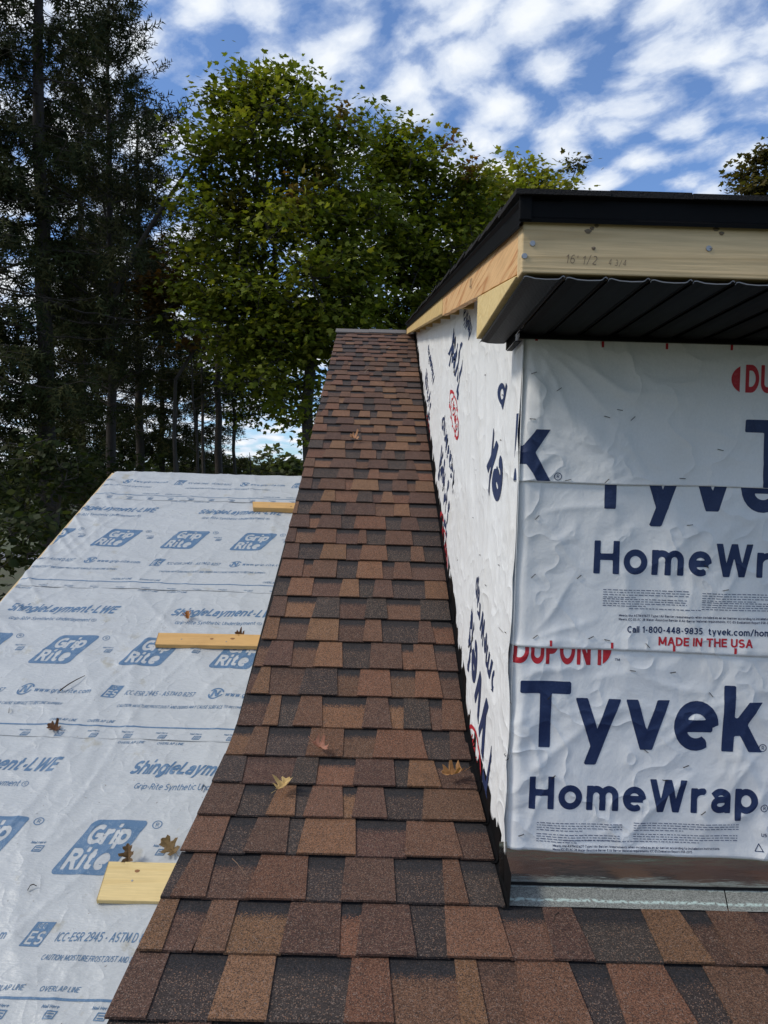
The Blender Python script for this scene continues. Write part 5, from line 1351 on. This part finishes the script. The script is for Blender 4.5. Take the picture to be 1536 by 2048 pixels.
# dark spruces
def _needle_twig():
    """a hanging twig of short needles: thin triangles set round a stem"""
    rg = random.Random(2); V, F = [(-.010, 0, 0), (.010, 0, 0), (0, 1, -.03)], [(0, 1, 2)]
    for k in range(13):
        y = .04+.9*k/13; a = k*2.4; L = .20*(1-.35*y)+.03*rg.random(); dx, dz = math.cos(a), math.sin(a); b = len(V)
        V += [(0, y-.042, 0), (0, y+.042, 0), (dx*L, y+.13, dz*L)]; F.append((b, b+1, b+2))
    return V, F
NEEDLE_T, NEEDLE_F = _needle_twig()
def spruce(label, px0, px1, D, height_px, spread, seed, lo_px, dens=1.0, droop=.30, up=.0, rad=.22, bare_below=None, group='dark spruces at the left', cols=((.015, .023, .010), (.034, .042, .015), (.066, .060, .024)), step=.50):
    rng = np.random.RandomState(seed)
    b = on_y(px1, 977, D); base = np.array([b[0], D, GROUND-.05])
    top = on_y(px0, height_px, D); Hh = top[2]-base[2]
    zlo = on_y(px1, lo_px, D)[2]-base[2]
    P, par, rr = [base], [-1], [rad]
    n = 16
    for k in range(1, n+1):
        t = k/n; P.append(base+(top-base)*t+np.array([rng.normal(0, .03), rng.normal(0, .03), 0])); par.append(k-1); rr.append(rad*(1-t)**.8+.012)
    ax = lambda z: base+(top-base)*(z/Hh)
    pos, tipd = [], []
    z = zlo
    while z < Hh-.2:
        t = z/Hh; Lm = spread*(1-((z-zlo)/(Hh-zlo))**1.25)**.8*min(1, .72+.5*(z-zlo)/2.0)+.25
        nb = rng.randint(4, 7); a0 = rng.rand()*6.28
        for k in range(nb):
            a = a0+k*6.283/nb+rng.normal(0, .25); L = Lm*rng.uniform(.55, 1.12)
            dirh = np.array([math.cos(a), math.sin(a), 0]); o = ax(z+rng.normal(0, .12)); prev = int(min(n, max(1, round(t*n))))
            m = max(4, int(L/.28)); pts = []
            idx0 = None
            for q in range(m+1):
                u = q/m; h = -droop*L*(u-.35*u*u)+up*L*u+.10*L*u*u*u
                p = o+dirh*L*u+np.array([0, 0, h])+rng.normal(0, .018, 3)*(q > 0); pts.append(p)
                P.append(p); par.append(len(P)-2 if q else prev); rr.append(max(.005, .026*(1-u)*(L/2.2)))
                if q == 0: P[-1] = o
            dead = bare_below is not None and z < bare_below and rng.rand() < .7
            dens_b = dens*rng.choice([.0, .35, 1.0, 1.7, 2.6])
            for q in range(1, m+1):
                u = q/m; side = np.cross(dirh, [0, 0, 1])
                for sgn in (-1, 1):
                    # side shoots carry hanging tassels
                    ls = (.16+.42*L*.30*(1-.6*u))*rng.uniform(.6, 1.2)
                    e = pts[q]+side*sgn*ls*.85+dirh*ls*.45+np.array([0, 0, -.10*ls])
                    if rng.rand() < .85: P.append(e); par.append(len(P)-2-0 if False else (len(P)-1-(m-q)-1 if False else -2)); rr.append(.004)
                    if dead: continue
                    cnt = rng.poisson(4.9*dens_b)*(rng.rand() < .55)
                    for _ in range(cnt):
                        w = rng.rand(); s0 = pts[q]*(1-w)+e*w
                        pos.append(s0+rng.normal(0, .03, 3)); tipd.append(np.array([0, 0, -1.0])*(1 if up <= 0 else .15)+dirh*rng.uniform(.1, .7)*(1 if up <= 0 else 1)+side*sgn*rng.uniform(0, .5)+rng.normal(0, .22, 3)+np.array([0, 0, .9 if up > 0 else 0]))
        z += step*rng.uniform(.75, 1.25)
    # side shoots were marked -2: attach each to the nearest point of its own bough
    A = np.array(P); par = np.array(par)
    good = np.where(par != -2)[0]
    bad = np.where(par == -2)[0]
    for i in bad:
        c0 = max(0, i-90); cand = np.arange(c0, i); cand = cand[par[cand] != -2]
        par[i] = cand[np.argmin(np.linalg.norm(A[cand]-A[i], axis=1))]
    rr = np.array(rr)
    t = thing('spruce_tree', label, 'tree', tuple(base), group)
    link('trunk', limb_mesh('trunk', A, par, rr, 8, lambda k: k <= n), M_BARKD, t, smooth=True)
    link('branches', limb_mesh('branches', A, par, rr, 4, lambda k: k > n), M_BARKD, t, smooth=True, kind='stuff')
    pos = np.array(pos); tipd = np.array(tipd); N_ = len(pos)
    nr = rng.normal(size=(N_, 3)); nr /= np.linalg.norm(nr, axis=1, keepdims=True)
    ci = rng.rand(N_, 1); cc = np.array(cols); c = np.where(ci < .5, cc[0]+(cc[1]-cc[0])*ci*2, cc[1]+(cc[2]-cc[1])*(ci*2-1))*(.7+.6*rng.rand(N_, 1))
    link('crown', spray('crown', pos, NEEDLE_T, NEEDLE_F, .28+.40*rng.rand(N_), nr, tipd, c, rng), M_NEEDLE, t, kind='stuff')
    return N_
def build_spruces():
    ns = []
    ns.append(spruce('massive dark spruce second from the left edge, its trunk leaning slightly', 62, 112, 15.0, -560, 2.5, 31, 800, 1.0, .34))
    ns.append(spruce('tall slender conifer with a bare pale trunk and fine upswept twigs', 215, 232, 17.0, -60, 2.3, 32, 800, .60, .10, .55, .15, step=.36, cols=((.028, .036, .018), (.050, .056, .026), (.075, .070, .032))))
    ns.append(spruce('dark spruce at the far left edge of the picture', -60, -35, 14.0, -500, 2.4, 33, 900, 1.0, .36))
    ns.append(spruce('thin dark spruce right of the slender pale trunked conifer', 275, 287, 19.0, 170, 1.7, 34, 860, .85, .30, 0, .15))
    ns.append(spruce('dark spruce with a straight bare trunk above the underlayment ridge', 432, 448, 21.0, 380, 1.9, 35, 800, .55, .42, 0, .15, bare_below=6.0))
    ns.append(spruce('small shaded spruce low behind the left end of the underlayment ridge', 168, 172, 22.0, 330, 2.1, 36, 1010, 1.0, .32, 0, .14))
    ns.append(spruce('shaded spruce between the leaning trunk and the pale one', 160, 165, 24.0, 20, 2.2, 37, 950, .9, .32, 0, .17))
    ns.append(spruce('low dark spruce right of the straight bare trunk', 500, 505, 30.0, 905, 2.3, 38, 990, 1.2, .25, 0, .10))
    ns.append(spruce('dark spruce filling the gap left of the three bare saplings', 322, 330, 24.0, 420, 2.0, 39, 930, .9, .34, 0, .13))
    ns.append(spruce('dark bushy spruce low behind the straight bare trunk and saplings', 392, 398, 27.0, 560, 2.2, 40, 960, .9, .34, 0, .13))
    return ns
build_spruces()
def pole_tree(label, px0, px1, D, top_px, rad, seed):
    rng = np.random.RandomState(seed); b = on_y(px1, 977, D); base = np.array([b[0], D, GROUND-.05]); top = on_y(px0, top_px, D)
    P, par, rr = [base], [-1], [rad]
    for k in range(1, 13):
        P.append(base+(top-base)*k/12+rng.normal(0, .035, 3)); par.append(k-1); rr.append(rad*(1-.75*k/12))
    n = 12
    for k in range(4, 13):
        for _ in range(2):
            a = rng.rand()*6.28; L = rng.uniform(.4, 1.3); prev = k
            for q in range(1, 4): P.append(P[k]+np.array([math.cos(a), math.sin(a)*.6, .5])*L*q/3+rng.normal(0, .04, 3)); par.append(prev); prev = len(P)-1; rr.append(.012*(1-q/4))
    A, par, rr = np.array(P), np.array(par), np.array(rr)
    t = thing('bare_sapling', label, 'tree', tuple(base), 'bare saplings under the spruces')
    link('trunk', limb_mesh('trunk', A, par, rr, 7, lambda k: k <= n), M_BARK, t, smooth=True)
    link('branches', limb_mesh('branches', A, par, rr, 4, lambda k: k > n), M_BARK, t, smooth=True, kind='stuff')
broadleaf('maple_tree', 'shaded green tree standing farther back under the left side of the tall maple', 470, 24.0,
    [(470, 700, 60, 80), (425, 740, 50, 70), (520, 760, 50, 60), (480, 820, 40, 30)], 520, 11, .15, GREENS[:3], 27, (470, 830), G1)
pole_tree('slim bare sapling leaning left just left of the straight dark trunk', 385, 412, 19.0, 700, .075, 1)
pole_tree('slim pale bare sapling standing upright nearest the straight dark trunk', 402, 420, 20.5, 560, .08, 2)
pole_tree('crooked bare sapling farthest left above the underlayment ridge', 352, 366, 22.0, 760, .07, 3)
# the long dead limb crossing in front of the conifers
def dead_limb():
    rng = np.random.RandomState(8); pts = [on_y(x, y, 15.5) for x, y in ((228, 600), (262, 520), (300, 455), (345, 385), (372, 345), (392, 318))]
    P, par, rr = [pts[0]], [-1], [.06]
    for k, p in enumerate(pts[1:]): P.append(p); par.append(k); rr.append(.05*(1-k/6)+.01)
    n = len(P)-1
    for k in range(1, n+1):
        for _ in range(4):
            a = rng.uniform(-1, 1); L = rng.uniform(.3, .9); prev = k; d = np.array([rng.uniform(-.6, .8), rng.uniform(-.5, .5), rng.uniform(-.4, .8)])
            for q in range(1, 4): P.append(P[k]+d*L*q/3+rng.normal(0, .03, 3)); par.append(prev); prev = len(P)-1; rr.append(.010*(1-q/4))
    t = thing('dead_tree_limb', 'long black bare limb slanting up to the right in front of the conifers', 'tree limb', tuple(pts[0]))
    A, par, rr = np.array(P), np.array(par), np.array(rr)
    link('limb', limb_mesh('limb', A, par, rr, 6, lambda k: k <= n), M_BARKD, t, smooth=True)
    link('side_twigs', limb_mesh('side_twigs', A, par, rr, 4, lambda k: k > n), M_BARKD, t, smooth=True, kind='stuff')
dead_limb()
BUSH = [(.020, .032, .012), (.036, .048, .016), (.062, .066, .022)]
G2 = 'shrubs under the spruces at the left'
for i, (lab, px, D, bl, sd) in enumerate((
    ('leafy shrub at the left edge beside the lowest corner of the underlayment', 20, 10.5, [(20, 1120, 70, 90), (-40, 1060, 60, 90), (60, 1200, 60, 70)], 41),
    ('tall loose shrub with rounded leaves left of the underlayment ridge', 110, 13.0, [(100, 950, 70, 70), (60, 1010, 60, 70), (140, 1040, 50, 60), (30, 930, 60, 60)], 42),
    ('low dark shrub just behind the left end of the underlayment ridge', 215, 16.0, [(200, 960, 50, 40), (250, 945, 50, 25), (150, 1000, 50, 50)], 43))):
    broadleaf('shrub', lab, px, D, bl, 170, 9, .13, BUSH, sd, (px, bl[0][1]+bl[0][3]), G2, OVAL_T, OVAL_F, clump=.2)['category'] = 'shrub'
FAR = [(.045, .060, .022), (.070, .085, .030), (.095, .100, .036)]
for lab, px, D, bl, sd in (
    ('pale rounded tree far off, just left of the shingle strip', 545, 55.0, [(545, 932, 38, 26), (575, 940, 30, 18), (515, 945, 30, 18)], 51),
    ('distant low tree between the bare saplings and the straight trunk', 400, 60.0, [(400, 945, 45, 22), (370, 955, 40, 18)], 52),
    ('distant tree seen under the maple, behind the low dark spruce', 470, 70.0, [(470, 945, 40, 20), (440, 950, 30, 16)], 53)):
    broadleaf('distant_tree', lab, px, D, bl, 170, 9, .55, FAR, sd, (px, 985), 'far trees beyond the garden', OVAL_T, OVAL_F, clump=.6)
def far_woods():
    rng = np.random.RandomState(60); n = 9000; az = rng.uniform(-1.25, 1.25, n); D = rng.uniform(75, 95, n)
    hgt = 4.2+2.6*perlin(az*14, az*0, 3)+1.5*perlin(az*40, az*0, 4)
    z = GROUND+np.clip(rng.rand(n)**.7*(hgt+1.5), 0, None); pos = np.stack([np.sin(az)*D, np.cos(az)*D, z], 1)
    nr = rng.normal(size=(n, 3))+np.array([0, -.6, .6]); nr /= np.linalg.norm(nr, axis=1, keepdims=True)
    c = np.array([.040, .052, .024])*(.6+.8*rng.rand(n, 1))+np.array([.02, .012, 0])*rng.rand(n, 1)
    o = link('distant_woods', spray('distant_woods', pos, OVAL_T, OVAL_F, 1.1+.9*rng.rand(n), nr, rng.normal(size=(n, 3)), c, rng), M_LEAF, None, kind='stuff')
    tag(o, 'low band of far woods along the horizon behind the trunks', 'woods')
far_woods()
